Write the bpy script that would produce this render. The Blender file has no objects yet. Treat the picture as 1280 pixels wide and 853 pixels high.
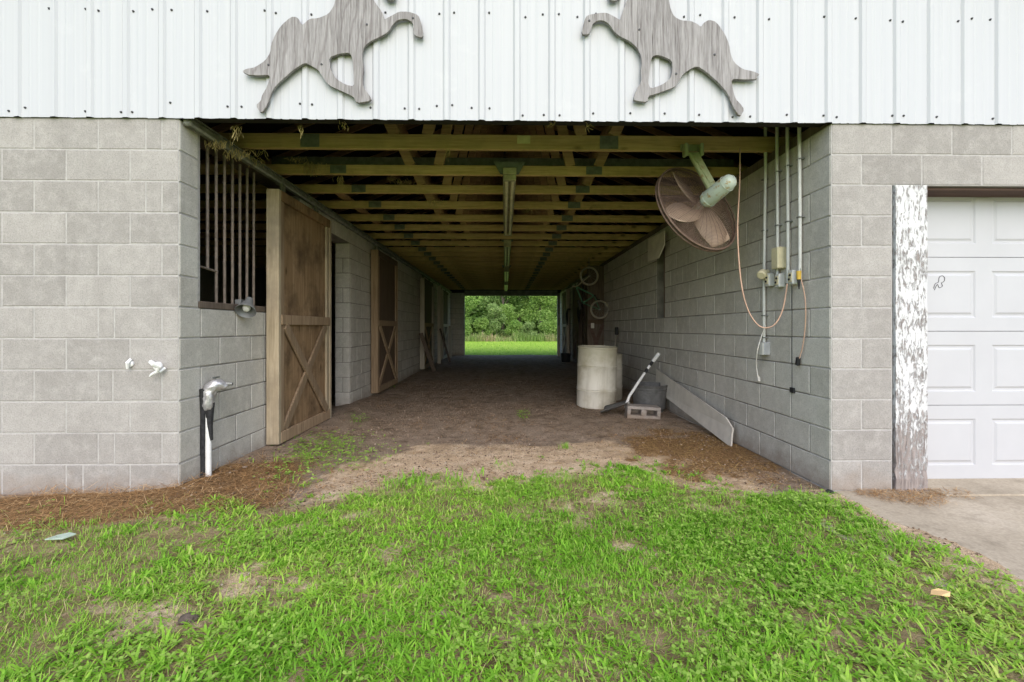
import bpy, bmesh, math, random
import numpy as np
from mathutils import Vector, Matrix
random.seed(7); rng = np.random.default_rng(7)
sc = bpy.context.scene
col = sc.collection
PI = math.pi

# ------------------------------------------------------------------ camera geometry
F, HZ, CZ, TH = 555.0, 409.5, 1.087, 0.0165
def P(px, py, dep):
    """world point seen at photo pixel (px,py) at distance dep along the lens axis"""
    xc = (px - 640) / F * dep
    return Vector((xc * math.cos(TH) + dep * math.sin(TH), dep * math.cos(TH) - xc * math.sin(TH), CZ + (HZ - py) / F * dep))
def G(px, py, z=0.0):
    return P(px, py, F * (CZ - z) / (py - HZ))

YF = 2.91           # face of the front wall
XL, XR = -2.11, 2.165   # aisle wall faces
YE = 17.35          # inner face of the end wall
CH = 0.2032         # course height
WT = 12 * CH        # wall top

# ------------------------------------------------------------------ helpers
def wm(o):
    m = o.matrix_basis.copy()
    if o.parent: m = wm(o.parent) @ o.matrix_parent_inverse @ m
    return m
def setparent(o, p):
    o.parent = p; o.matrix_parent_inverse = wm(p).inverted()
def tag(o, label=None, cat=None, group=None, kind=None):
    if label: o['label'] = label
    if cat: o['category'] = cat
    if group: o['group'] = group
    if kind: o['kind'] = kind
    return o
def empty(name, loc):
    o = bpy.data.objects.new(name, None); col.objects.link(o); o.location = loc
    o.empty_display_size = 0.1
    return o
def copy_tree(o, parent=None):
    c = o.copy(); col.objects.link(c)
    if parent: c.parent = parent; c.matrix_parent_inverse = o.matrix_parent_inverse.copy()
    for ch in [k for k in bpy.data.objects if k.parent == o]: copy_tree(ch, c)
    return c

def smooth_path(pts, n=6):
    pts = [Vector(p) for p in pts]; out = []
    for i in range(len(pts)-1):
        p0 = pts[max(i-1, 0)]; p1 = pts[i]; p2 = pts[i+1]; p3 = pts[min(i+2, len(pts)-1)]
        for k in range(n):
            t_ = k/n; out.append(.5*((2*p1)+(p2-p0)*t_+(2*p0-5*p1+4*p2-p3)*t_*t_+(3*p1-p0-3*p2+p3)*t_**3))
    return out+[pts[-1]]
class MB:
    def __init__(s): s.v = []; s.f = []; s.m = []; s.r = []
    def add(s, vs, fs, m=0, r=None):
        b = len(s.v); s.v += [tuple(x) for x in vs]
        if r is None: r = random.random()
        for f in fs:
            s.f.append(tuple(b + i for i in f)); s.m.append(m); s.r.append(r)
    def box(s, x0, x1, y0, y1, z0, z1, m=0, r=None, bev=0.0):
        if x0 > x1: x0, x1 = x1, x0
        if y0 > y1: y0, y1 = y1, y0
        if z0 > z1: z0, z1 = z1, z0
        s.obox(((x0+x1)/2, (y0+y1)/2, (z0+z1)/2), (1,0,0), (0,1,0), (0,0,1), (x1-x0)/2, (y1-y0)/2, (z1-z0)/2, m, r, bev)
    def obox(s, c, a, b, n, ha, hb, hn, m=0, r=None, bev=0.0):
        c, a, b, n = Vector(c), Vector(a), Vector(b), Vector(n)
        if bev <= 0:
            vs = [c + a*ha*i + b*hb*j + n*hn*k for k in (-1,1) for j in (-1,1) for i in (-1,1)]
            s.add(vs, [(0,2,3,1),(4,5,7,6),(0,1,5,4),(2,6,7,3),(0,4,6,2),(1,3,7,5)], m, r); return
        e = min(bev, ha*.45, hb*.45, hn*.45)
        vs = []; idx = {}
        for i in (-1,1):
            for j in (-1,1):
                for k in (-1,1):
                    for w in range(3):
                        d = [ha-e, hb-e, hn-e]; d[w] += e
                        idx[(i,j,k,w)] = len(vs); vs.append(c + a*d[0]*i + b*d[1]*j + n*d[2]*k)
        fs = []
        for i in (-1,1):
            q = [idx[(i,-1,-1,0)], idx[(i,1,-1,0)], idx[(i,1,1,0)], idx[(i,-1,1,0)]]; fs.append(q if i > 0 else q[::-1])
            q = [idx[(-1,i,-1,1)], idx[(-1,i,1,1)], idx[(1,i,1,1)], idx[(1,i,-1,1)]]; fs.append(q if i > 0 else q[::-1])
            q = [idx[(-1,-1,i,2)], idx[(1,-1,i,2)], idx[(1,1,i,2)], idx[(-1,1,i,2)]]; fs.append(q if i > 0 else q[::-1])
        for i in (-1,1):
            for j in (-1,1):
                fs.append([idx[(i,j,-1,0)], idx[(i,j,1,0)], idx[(i,j,1,1)], idx[(i,j,-1,1)]])
                fs.append([idx[(i,-1,j,0)], idx[(i,1,j,0)], idx[(i,1,j,2)], idx[(i,-1,j,2)]])
                fs.append([idx[(-1,i,j,1)], idx[(1,i,j,1)], idx[(1,i,j,2)], idx[(-1,i,j,2)]])
                for k in (-1,1): fs.append([idx[(i,j,k,0)], idx[(i,j,k,1)], idx[(i,j,k,2)]])
        s.add(vs, fs, m, r)
    def bar(s, p, q, w, t, up=(0,0,1), m=0, r=None, bev=0.0):
        """rectangular bar from p to q; w across `up`-ish direction, t the other way"""
        p, q = Vector(p), Vector(q); a = (q-p); L = a.length; a.normalize()
        u = Vector(up); u = (u - a*u.dot(a)).normalized(); n = a.cross(u)
        s.obox((p+q)/2, a, u, n, L/2, w/2, t/2, m, r, bev)
    def tube(s, pts, rad, n=8, m=0, r=None, closed=False, caps=True):
        pts = [Vector(p) for p in pts]; N = len(pts)
        rads = rad if isinstance(rad, (list, tuple)) else [rad]*N
        vs = []; prev = None
        for i, p in enumerate(pts):
            if closed: t = pts[(i+1) % N] - pts[i-1]
            else: t = pts[min(i+1, N-1)] - pts[max(i-1, 0)]
            t.normalize()
            if prev is None:
                u = t.cross(Vector((0,0,1)))
                if u.length < 1e-3: u = t.cross(Vector((1,0,0)))
            else:
                u = prev - t*prev.dot(t)
                if u.length < 1e-4: u = t.orthogonal()
            u.normalize(); prev = u; w = t.cross(u)
            for k in range(n):
                a = 2*PI*k/n; vs.append(p + (u*math.cos(a) + w*math.sin(a))*rads[i])
        fs = []
        for i in range(N if closed else N-1):
            j = (i+1) % N
            for k in range(n):
                k2 = (k+1) % n; fs.append((i*n+k, i*n+k2, j*n+k2, j*n+k))
        if caps and not closed:
            fs.append(tuple(range(n))[::-1]); fs.append(tuple((N-1)*n+k for k in range(n)))
        s.add(vs, fs, m, r)
    def lathe(s, prof, c, axis=(0,0,1), n=32, m=0, r=None):
        c = Vector(c); a = Vector(axis).normalized(); u = a.orthogonal().normalized(); w = a.cross(u)
        vs = []
        for (rr, h) in prof:
            for k in range(n):
                t = 2*PI*k/n; vs.append(c + a*h + (u*math.cos(t) + w*math.sin(t))*max(rr, 1e-4))
        fs = []
        for i in range(len(prof)-1):
            for k in range(n):
                k2 = (k+1) % n; fs.append((i*n+k, i*n+k2, (i+1)*n+k2, (i+1)*n+k))
        fs.append(tuple(range(n))[::-1]); fs.append(tuple((len(prof)-1)*n+k for k in range(n)))
        s.add(vs, fs, m, r)
    def prism(s, poly, fa, n, t, m=0, r=None):
        """poly: list of 3D points (planar), extruded along n by t"""
        n = Vector(n)*t; N = len(poly); vs = [Vector(p) for p in poly] + [Vector(p)+n for p in poly]
        fs = [tuple(range(N))[::-1], tuple(range(N, 2*N))] + [(i, (i+1) % N, N+(i+1) % N, N+i) for i in range(N)]
        s.add(vs, fs, m, r)
    def build(s, name, mats, parent=None, smooth=False, recenter=None):
        me = bpy.data.meshes.new(name)
        v = np.array(s.v, dtype=np.float64).reshape(-1, 3)
        off = Vector((0,0,0))
        if parent is None and recenter is not False:
            lo, hi = v.min(0), v.max(0); off = Vector(((lo[0]+hi[0])/2, (lo[1]+hi[1])/2, lo[2])); v = v - np.array(off)
        me.from_pydata(v.tolist(), [], s.f)
        if not isinstance(mats, (list, tuple)): mats = [mats]
        for mt in mats: me.materials.append(mt)
        me.polygons.foreach_set('material_index', s.m)
        at = me.attributes.new('rnd', 'FLOAT', 'FACE'); at.data.foreach_set('value', s.r)
        bm = bmesh.new(); bm.from_mesh(me); bmesh.ops.recalc_face_normals(bm, faces=bm.faces); bm.to_mesh(me); bm.free()
        me.polygons.foreach_set('use_smooth', [bool(smooth)]*len(me.polygons)); me.update()
        if smooth and smooth is not True: me.set_sharp_from_angle(angle=smooth)
        o = bpy.data.objects.new(name, me); col.objects.link(o); o.location = off
        if parent: setparent(o, parent)
        return o
SM = math.radians(38)

def fast_mesh(name, V, Fq, mats, rnd=None, loc=(0,0,0), smooth=False):
    """V (n,3) array, Fq list of (m,k) face index arrays"""
    me = bpy.data.meshes.new(name); me.vertices.add(len(V)); me.vertices.foreach_set('co', np.asarray(V, dtype=np.float32).ravel())
    nl = sum(f.size for f in Fq); npoly = sum(len(f) for f in Fq)
    me.loops.add(nl); me.polygons.add(npoly)
    me.loops.foreach_set('vertex_index', np.concatenate([f.ravel() for f in Fq]).astype(np.int32))
    ls = np.concatenate([np.full(len(f), f.shape[1]) for f in Fq]); st = np.concatenate([[0], np.cumsum(ls)[:-1]])
    me.polygons.foreach_set('loop_start', st.astype(np.int32))
    if rnd is not None:
        at = me.attributes.new('rnd', 'FLOAT', 'FACE'); at.data.foreach_set('value', np.asarray(rnd, dtype=np.float32))
    for mt in (mats if isinstance(mats, (list, tuple)) else [mats]): me.materials.append(mt)
    me.update(calc_edges=True); me.validate()
    me.polygons.foreach_set('use_smooth', [smooth]*len(me.polygons))
    o = bpy.data.objects.new(name, me); col.objects.link(o); o.location = loc
    return o

# value noise for masks (python side)
_T = rng.random((256, 256))
def vnoise(x, y, s):
    x = np.asarray(x, float)*s; y = np.asarray(y, float)*s
    xi = np.floor(x).astype(int); yi = np.floor(y).astype(int); fx = x-xi; fy = y-yi
    fx = fx*fx*(3-2*fx); fy = fy*fy*(3-2*fy)
    g = lambda a, b: _T[a & 255, b & 255]
    return (g(xi,yi)*(1-fx)+g(xi+1,yi)*fx)*(1-fy) + (g(xi,yi+1)*(1-fx)+g(xi+1,yi+1)*fx)*fy
def fbm(x, y, s, o=4):
    t = 0; a = .5; n = 0
    for i in range(o): t = t + a*vnoise(np.asarray(x)+17.3*i, np.asarray(y)-9.1*i, s*2**i); n += a; a *= .5
    return t/n
def sstep(a, b, x):
    t = np.clip((np.asarray(x, float)-a)/(b-a), 0, 1); return t*t*(3-2*t)

# ------------------------------------------------------------------ materials
class NT:
    def __init__(s, name, rough=0.8, spec=0.3):
        s.mat = bpy.data.materials.new(name); s.mat.use_nodes = True
        s.t = s.mat.node_tree; s.n = s.t.nodes; s.b = s.n['Principled BSDF']
        s.b.inputs['Roughness'].default_value = rough; s.b.inputs['Specular IOR Level'].default_value = spec
        s.out = s.n['Material Output']
        s.co = s.n.new('ShaderNodeTexCoord')
    def link(s, a, b): s.t.links.new(a, b)
    def map(s, scale=(1,1,1), src=None, rot=(0,0,0)):
        m = s.n.new('ShaderNodeMapping'); m.inputs['Scale'].default_value = scale; m.inputs['Rotation'].default_value = rot
        s.link(src or s.co.outputs['Object'], m.inputs['Vector']); return m.outputs[0]
    def noise(s, scale, detail=4, rough=.55, vec=None, dist=0.0):
        t = s.n.new('ShaderNodeTexNoise'); t.inputs['Scale'].default_value = scale; t.inputs['Detail'].default_value = detail
        t.inputs['Roughness'].default_value = rough; t.inputs['Distortion'].default_value = dist
        s.link(vec or s.co.outputs['Object'], t.inputs['Vector']); return t.outputs['Fac']
    def voro(s, scale, vec=None, feature='F1'):
        t = s.n.new('ShaderNodeTexVoronoi'); t.inputs['Scale'].default_value = scale; t.feature = feature
        s.link(vec or s.co.outputs['Object'], t.inputs['Vector']); return t.outputs['Distance']
    def attr(s, name='rnd'):
        a = s.n.new('ShaderNodeAttribute'); a.attribute_name = name; return a.outputs['Fac']
    def ramp(s, fac, stops, interp='LINEAR'):
        r = s.n.new('ShaderNodeValToRGB'); r.color_ramp.interpolation = interp
        while len(r.color_ramp.elements) < len(stops): r.color_ramp.elements.new(.5)
        for e, (p, c) in zip(r.color_ramp.elements, stops):
            e.position = p; e.color = (c if len(c) == 4 else (*c, 1)) if not isinstance(c, (int, float)) else (c, c, c, 1)
        s.link(fac, r.inputs['Fac']); return r.outputs['Color']
    def mix(s, f, a, b, mode='MIX'):
        m = s.n.new('ShaderNodeMix'); m.data_type = 'RGBA'; m.blend_type = mode
        for sock, v in ((m.inputs[0], f), (m.inputs[6], a), (m.inputs[7], b)):
            if isinstance(v, (int, float)): sock.default_value = v if sock == m.inputs[0] else (v, v, v, 1)
            elif isinstance(v, tuple): sock.default_value = v if len(v) == 4 else (*v, 1)
            else: s.link(v, sock)
        return m.outputs[2]
    def math(s, op, a, b=0.0, clamp=False):
        m = s.n.new('ShaderNodeMath'); m.operation = op; m.use_clamp = clamp
        for sock, v in ((m.inputs[0], a), (m.inputs[1], b)):
            if isinstance(v, (int, float)): sock.default_value = v
            else: s.link(v, sock)
        return m.outputs[0]
    def sep(s, src=None):
        x = s.n.new('ShaderNodeSeparateXYZ'); s.link(src or s.co.outputs['Object'], x.inputs[0]); return x.outputs
    def color(s, c):
        if isinstance(c, tuple): s.b.inputs['Base Color'].default_value = (*c, 1) if len(c) == 3 else c
        else: s.link(c, s.b.inputs['Base Color'])
    def bump(s, h, strength=.3, dist=.01):
        b = s.n.new('ShaderNodeBump'); b.inputs['Strength'].default_value = strength; b.inputs['Distance'].default_value = dist
        s.link(h, b.inputs['Height']); s.link(b.outputs[0], s.b.inputs['Normal'])
    def rough(s, v): s.link(v, s.b.inputs['Roughness'])

def m_cmu(name, a, b, stain, splash=0.0):
    t = NT(name, .93, .2)
    blk = t.ramp(t.attr(), [(0, a), (.5, tuple((x+y)/2 for x, y in zip(a, b))), (1, b)])
    blot = t.noise(1.7, 6, .66); fine = t.noise(120, 3, .7); mid = t.noise(14, 6, .7); pit = t.voro(75)
    c = t.mix(t.ramp(blot, [(.42, 0), (.68, .8)]), blk, t.mix(.6, blk, stain))
    c = t.mix(t.ramp(mid, [(.45, 0), (.72, .6)]), c, tuple(min(.8, x*1.18) for x in b))
    run = t.noise(1.0, 5, .65, t.map((5, 5, .5)))
    c = t.mix(t.ramp(run, [(.55, 0), (.75, .35)]), c, tuple(x*.75 for x in stain))
    c = t.mix(1.0, c, t.ramp(fine, [(.28, .74), (.5, 1), (.72, 1.1)]), 'MULTIPLY')
    c = t.mix(t.ramp(t.math('ADD', pit, t.math('MULTIPLY', mid, .25)), [(.17, .55), (.23, 0)]), c, tuple(x*.5 for x in a))
    if splash:
        h = t.math('ADD', t.sep()[2], t.math('MULTIPLY', t.math('SUBTRACT', t.noise(6, 5, .7), .5), .30))
        c = t.mix(t.ramp(h, [(.02, splash), (.15, 0)]), c, (.22,.155,.105))
    t.color(c); t.bump(t.math('ADD', fine, mid), .35, .004)
    return t.mat
def m_plain(name, c, rough=.6, spec=.3, metal=0.0, var=.12, sc_=20, bump=.0):
    t = NT(name, rough, spec); t.b.inputs['Metallic'].default_value = metal
    n = t.noise(sc_, 5, .6)
    t.color(t.ramp(n, [(.3, tuple(x*(1-var) for x in c)), (.7, tuple(min(1, x*(1+var)) for x in c))]))
    if bump: t.bump(n, bump, .005)
    return t.mat
def m_wood(name, dark, mid, light, axis=2, rough=.85, fine=70, knots=True, stain=None, sd=0.0):
    t = NT(name, rough, .2)
    sc3 = [fine, fine, fine]; sc3[axis] = fine*.045
    g = t.noise(1.0, 6, .65, t.map(tuple(sc3)), .3)
    sc2 = [9, 9, 9]; sc2[axis] = 1.1
    w = t.noise(1.0, 4, .6, t.map(tuple(sc2)), 1.2)
    r = t.attr()
    c = t.ramp(t.math('ADD', t.math('MULTIPLY', g, .65), t.math('MULTIPLY', w, .35)), [(.3, dark), (.5, mid), (.68, light)])
    c = t.mix(1.0, c, t.ramp(r, [(0, .8), (1, 1.15)]), 'MULTIPLY')
    if knots:
        k = [5, 5, 5]; k[axis] = 2.2
        kn = t.voro(1.0, t.map(tuple(k)))
        c = t.mix(t.ramp(kn, [(.05, .85), (.12, 0)]), c, tuple(x*.45 for x in dark))
    if stain:
        c = t.mix(t.ramp(t.noise(3.5, 5, .65), [(.45, 0), (.68, sd)]), c, stain)
    t.color(c); t.bump(g, .25, .003)
    return t.mat

M = {}
M['block_front'] = m_cmu('block_front', (.275,.259,.243), (.35,.331,.311), (.235,.218,.202), .45)
M['mortar_front'] = m_plain('mortar_front', (.375,.36,.345), .95, .1, var=.15, sc_=30)
M['block_aisle'] = m_cmu('block_aisle', (.45,.425,.385), (.55,.525,.48), (.37,.345,.305), .5)
M['mortar_aisle'] = m_plain('mortar_aisle', (.235,.22,.20), .95, .1, var=.3, sc_=6)
# siding
t = NT('siding', .5, .25)
st = t.noise(1.0, 4, .6, t.map((30, 30, .35)))
c = t.ramp(st, [(.3, (.435,.443,.47)), (.7, (.475,.48,.503))])
sp = t.noise(3.0, 5, .7)
c = t.mix(t.ramp(sp, [(.6, 0), (.78, .25)]), c, (.60,.60,.60))
t.color(c); M['siding'] = t.mat
M['screw'] = m_plain('screw', (.055,.055,.06), .6)
M['galv'] = m_plain('galv', (.22,.225,.215), .55, .5, .5, .3, 25)
M['track'] = m_plain('track', (.19,.19,.165), .7, .35, .25, .35, 18, .2)
# weathered plywood horses
def m_ply(name, ang, wave):
    t = NT(name, .9, .15)
    n1 = t.noise(1.0, 5, .6, t.map((7, 7, 1.6), rot=(0, ang, 0)), 1.5)
    w = t.n.new('ShaderNodeTexWave'); w.inputs['Scale'].default_value = 4.0; w.inputs['Distortion'].default_value = 9.0
    w.inputs['Detail'].default_value = 4; w.inputs['Detail Scale'].default_value = 1.2
    t.link(t.map((1.6, 1.6, .35), rot=(0, ang, 0)), w.inputs['Vector'])
    g = t.noise(1.0, 5, .7, t.map((150, 150, 7), rot=(0, ang, 0)))
    g2 = t.noise(1.0, 4, .75, t.map((55, 55, 2.2), rot=(0, ang, 0)), .5)
    f = t.math('ADD', t.math('MULTIPLY', g, .42), t.math('MULTIPLY', g2, .38)); f = t.math('ADD', f, t.math('MULTIPLY', n1, .20))
    c = t.ramp(f, [(.36, (.085,.074,.073)), (.44, (.20,.187,.187)), (.52, (.285,.270,.272)), (.66, (.39,.375,.376))])
    c = t.mix(t.ramp(w.outputs['Fac'], [(.0, wave), (.16, 0)]), c, (.115,.095,.095))
    t.color(c); t.bump(f, .6, .004); M[name] = t.mat
m_ply('ply_grey', .06, .3); m_ply('ply_wavy', -.55, .4)
M['joist'] = m_wood('joist', (.27,.18,.075), (.48,.335,.15), (.58,.425,.21), 0, stain=(.30,.235,.10), sd=.6)
M['web'] = m_wood('web', (.24,.15,.07), (.40,.26,.13), (.50,.35,.18), 0, knots=False)
M['stile'] = m_wood('stile', (.25,.195,.125), (.40,.325,.225), (.50,.425,.31), 2, stain=(.24,.20,.15), sd=.7)
M['ply_door'] = m_wood('ply_door', (.15,.09,.045), (.31,.20,.11), (.41,.285,.17), 2, fine=45, stain=(.09,.058,.034), sd=.85)
M['brace'] = m_wood('brace', (.16,.105,.065), (.29,.205,.13), (.42,.31,.21), 2, knots=False)
M['old_wood'] = m_wood('old_wood', (.07,.053,.041), (.13,.10,.08), (.19,.15,.12), 2, knots=False)
M['brown_door'] = m_wood('brown_door', (.075,.05,.034), (.125,.085,.06), (.17,.12,.085), 2, knots=False)
M['pale_wood'] = m_wood('pale_wood', (.33,.29,.24), (.45,.41,.35), (.55,.50,.44), 2, knots=False)
M['dark'] = m_plain('dark', (.02,.018,.016), .9, .1)
M['roof_under'] = m_plain('roof_under', (.035,.032,.028), .9, .1, var=.4, sc_=4)
M['rust_bar'] = m_plain('rust_bar', (.215,.175,.145), .75, .3, .3, .35, 30)
M['door_white'] = m_plain('door_white', (.44,.443,.46), .5, .25, var=.03, sc_=3)
M['header'] = m_wood('header', (.06,.04,.034), (.11,.07,.058), (.16,.105,.09), 0, knots=False)
M['black'] = m_plain('black', (.02,.02,.022), .6)
M['white_pvc'] = m_plain('white_pvc', (.75,.75,.74), .45, .4, var=.06)
M['tape'] = m_plain('tape', (.44,.43,.44), .35, .5, .5, .3, 40, .3)
M['foam'] = m_plain('foam', (.035,.035,.037), .95, .1, var=.4, sc_=40, bump=.5)
M['conduit'] = m_plain('conduit', (.58,.58,.55), .5, .4, .1, .12, 10)
M['cream'] = m_plain('cream', (.60,.54,.36), .5, .4, var=.12, sc_=15)
M['boxgrey'] = m_plain('boxgrey', (.40,.41,.42), .5, .4, .2, .15, 20)
M['yellow'] = m_plain('yellow', (.55,.36,.06), .5)
M['cord'] = m_plain('cord', (.52,.34,.25), .6)
M['whitecord'] = m_plain('whitecord', (.66,.63,.58), .6)
M['fan_rust'] = m_plain('fan_rust', (.15,.10,.075), .7, .3, .3, .3, 30)
M['fan_blade'] = m_plain('fan_blade', (.36,.265,.195), .55, .4, 0, .15, 12)
t = NT('fan_motor', .45, .4)
n = t.noise(24, 6, .7)
t.color(t.mix(t.ramp(n, [(.54, 0), (.62, .9)]), (.42,.48,.42), (.30,.20,.07))); M['fan_motor'] = t.mat
t = NT('fan_arm', .6, .35)
n = t.noise(22, 5, .65)
t.color(t.mix(t.ramp(n, [(.55, 0), (.72, 1)]), (.30,.33,.19), (.22,.15,.06))); M['fan_arm'] = t.mat
t = NT('barrel', .5, .4)
n = t.noise(3.2, 6, .65); n2 = t.noise(1.0, 5, .6, t.map((14, 14, 1.6)))
c = t.mix(t.ramp(n, [(.45, 0), (.66, .8)]), (.68,.645,.565), (.42,.37,.26))
c = t.mix(t.ramp(n2, [(.5, 0), (.75, .45)]), c, (.34,.30,.23))
zz = t.math('ADD', t.sep()[2], t.math('MULTIPLY', n, .35))
c = t.mix(t.ramp(zz, [(.68, 0), (.92, .7)]), c, (.36,.33,.22))
t.color(c); M['barrel'] = t.mat
M['grey_metal'] = m_plain('grey_metal', (.17,.175,.175), .6, .4, .2, .25, 14)
M['shovel'] = m_plain('shovel', (.13,.128,.125), .7, .3, .1, .3, 14)
M['cinder'] = m_cmu('cinder', (.33,.295,.27), (.38,.34,.315), (.26,.22,.19), .8)
M['panel_grey'] = m_plain('panel_grey', (.60,.555,.49), .8, .2, var=.12, sc_=7)
M['bike_green'] = m_plain('bike_green', (.085,.23,.14), .45, .4)
M['tyre'] = m_plain('tyre', (.40,.35,.28), .8, .2)
M['chrome'] = m_plain('chrome', (.35,.35,.35), .35, .5, .7)
M['tube_glass'] = m_plain('tube_glass', (.62,.58,.40), .35, .5, var=.2, sc_=6)
M['fixture'] = m_plain('fixture', (.34,.32,.20), .5, .4, var=.35, sc_=8)
M['mount_green'] = m_plain('mount_green', (.17,.19,.15), .7, .3, var=.2)
M['plate'] = m_plain('plate', (.15,.16,.125), .6, .4, .3, .3, 20)
M['tagyellow'] = m_plain('tagyellow', (.55,.52,.25), .7)
M['leaf_tan'] = m_plain('leaf_tan', (.62,.42,.20), .8)
M['teal'] = m_plain('teal', (.38,.46,.38), .5)
M['hay'] = m_plain('hay', (.40,.32,.15), .9, .1, var=.4, sc_=30)
# concrete
t = NT('concrete', .92, .2)
n1 = t.noise(1.3, 6, .65); n2 = t.noise(60, 4, .7); n3 = t.noise(7, 5, .7)
c = t.ramp(n1, [(.3, (.30,.25,.185)), (.55, (.43,.365,.28)), (.75, (.52,.45,.36))])
c = t.mix(t.ramp(n3, [(.52, 0), (.72, .55)]), c, (.20,.165,.12))
c = t.mix(1.0, c, t.ramp(n2, [(.3, .8), (.7, 1.12)]), 'MULTIPLY')
cr = t.voro(1.1, feature='DISTANCE_TO_EDGE')
t.color(c); t.bump(n2, .35, .004); M['concrete'] = t.mat
# peeling paint post
t = NT('peeling_paint', .8, .25)
s1 = t.noise(1.0, 8, .78, t.map((48, 48, 15)), .5); s2 = t.noise(7, 5, .65)
z = t.sep()[2]
keep = t.ramp(t.math('ADD', z, t.math('MULTIPLY', t.noise(9, 4), .25)), [(.16, .15), (.70, .0)])           # paint worn off near the foot
f = t.math('ADD', t.math('ADD', t.math('MULTIPLY', s1, .8), t.math('MULTIPLY', s2, .25)), keep)
msk = t.ramp(f, [(.535, 0), (.60, .85), (.66, 1)])
g = t.noise(1.0, 5, .7, t.map((90, 90, 6)))
wood = t.ramp(g, [(.3, (.10,.08,.075)), (.5, (.24,.205,.19)), (.72, (.36,.315,.295))])
t.color(t.mix(msk, t.mix(t.noise(40, 4), (.50,.50,.50), (.66,.66,.665)), wood)); t.bump(t.math('SUBTRACT', t.math('MULTIPLY', g, .3), msk), .8, .005); M['peel'] = t.mat

M['peel_chip'] = m_plain('peel_chip', (.50,.48,.46), .85, .1, var=.5, sc_=60)
def m_leaf(name, stops, trans=.42, rough=.55):
    t = NT(name, rough, .25)
    c = t.ramp(t.attr(), stops)
    tr = t.n.new('ShaderNodeBsdfTranslucent'); mx = t.n.new('ShaderNodeMixShader'); mx.inputs[0].default_value = trans
    t.color(c); t.link(c, tr.inputs['Color']); t.link(t.b.outputs[0], mx.inputs[1]); t.link(tr.outputs[0], mx.inputs[2]); t.link(mx.outputs[0], t.out.inputs['Surface'])
    return t.mat
M['grass'] = m_leaf('grass_blades', [(0, (.14,.31,.025)), (.45, (.235,.49,.04)), (.8, (.39,.62,.08)), (.93, (.50,.58,.15)), (1, (.56,.47,.25))], .4)
M['clover'] = m_leaf('clover_leaves', [(0, (.22,.40,.05)), (1, (.40,.58,.12))])
M['needles'] = m_leaf('needles', [(0, (.13,.07,.03)), (.3, (.30,.155,.06)), (.7, (.48,.28,.115)), (1, (.62,.44,.24))], .1, .8)
M['needles_y'] = m_leaf('needles_y', [(0, (.20,.12,.045)), (.4, (.44,.28,.09)), (1, (.62,.44,.18))], .1, .8)
M['meadow'] = m_leaf('meadow', [(0, (.20,.32,.07)), (.5, (.32,.40,.13)), (.75, (.46,.40,.21)), (1, (.52,.36,.24))])
M['leaf_a'] = m_leaf('leaf_a', [(0, (.13,.23,.05)), (.5, (.26,.40,.09)), (1, (.39,.53,.16))])
M['leaf_b'] = m_leaf('leaf_b', [(0, (.16,.28,.06)), (.5, (.30,.46,.11)), (1, (.42,.56,.19))])
M['leaf_c'] = m_leaf('leaf_c', [(0, (.09,.17,.045)), (.5, (.19,.31,.085)), (1, (.31,.43,.14))])
M['leaf_d'] = m_leaf('leaf_d', [(0, (.16,.26,.08)), (.5, (.28,.40,.13)), (1, (.42,.52,.22))])
M['bark'] = m_wood('bark', (.05,.04,.032), (.11,.09,.075), (.17,.145,.125), 2, knots=False)
# ground
t = NT('ground', .95, .1)
N1 = t.noise(.9, 6, .62); N2 = t.noise(6, 6, .68); N3 = t.noise(45, 5, .72); N4 = t.noise(1.0, 5, .6, t.map((3, 1.2, 1))); N5 = t.noise(190, 4, .75); V1 = t.voro(38); N6 = t.noise(17, 6, .72)
dirt = t.ramp(N2, [(.32, (.165,.12,.085)), (.5, (.315,.238,.175)), (.7, (.46,.36,.275))])
dirt = t.mix(t.ramp(N4, [(.45, 0), (.65, .7)]), dirt, (.38,.30,.23))
sand = t.ramp(N2, [(.3, (.39,.275,.17)), (.5, (.58,.43,.285)), (.7, (.71,.56,.40))])
soil = t.ramp(N2, [(.3, (.13,.095,.045)), (.5, (.30,.225,.12)), (.7, (.46,.36,.21))])
strawc = t.ramp(N3, [(.3, (.11,.065,.03)), (.5, (.24,.14,.065)), (.7, (.37,.23,.11))])
lawn = t.ramp(t.noise(9, 5, .7), [(.3, (.26,.40,.05)), (.5, (.36,.52,.07)), (.7, (.46,.60,.10))])
def edge(a, k=.9):
    return t.ramp(t.math('ADD', t.attr(a), t.math('MULTIPLY', t.math('SUBTRACT', N2, .5), k)), [(.38, 0), (.62, 1)])
c = t.mix(edge('grassy', .6), dirt, soil)
c = t.mix(edge('sand'), c, sand)
c = t.mix(edge('straw', 1.0), c, strawc)
c = t.mix(edge('lawn', .3), c, lawn)
c = t.mix(1.0, c, t.ramp(N3, [(.25, .62), (.5, 1), (.75, 1.25)]), 'MULTIPLY')
c = t.mix(1.0, c, t.ramp(N5, [(.3, .6), (.5, 1), (.7, 1.35)]), 'MULTIPLY')
c = t.mix(t.ramp(N6, [(.55, 0), (.68, .55)]), c, (.10,.065,.042))
t.color(c); t.bump(t.math('ADD', t.math('ADD', N3, N2), t.math('MULTIPLY', N5, .5)), .9, .02); M['ground'] = t.mat

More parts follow.
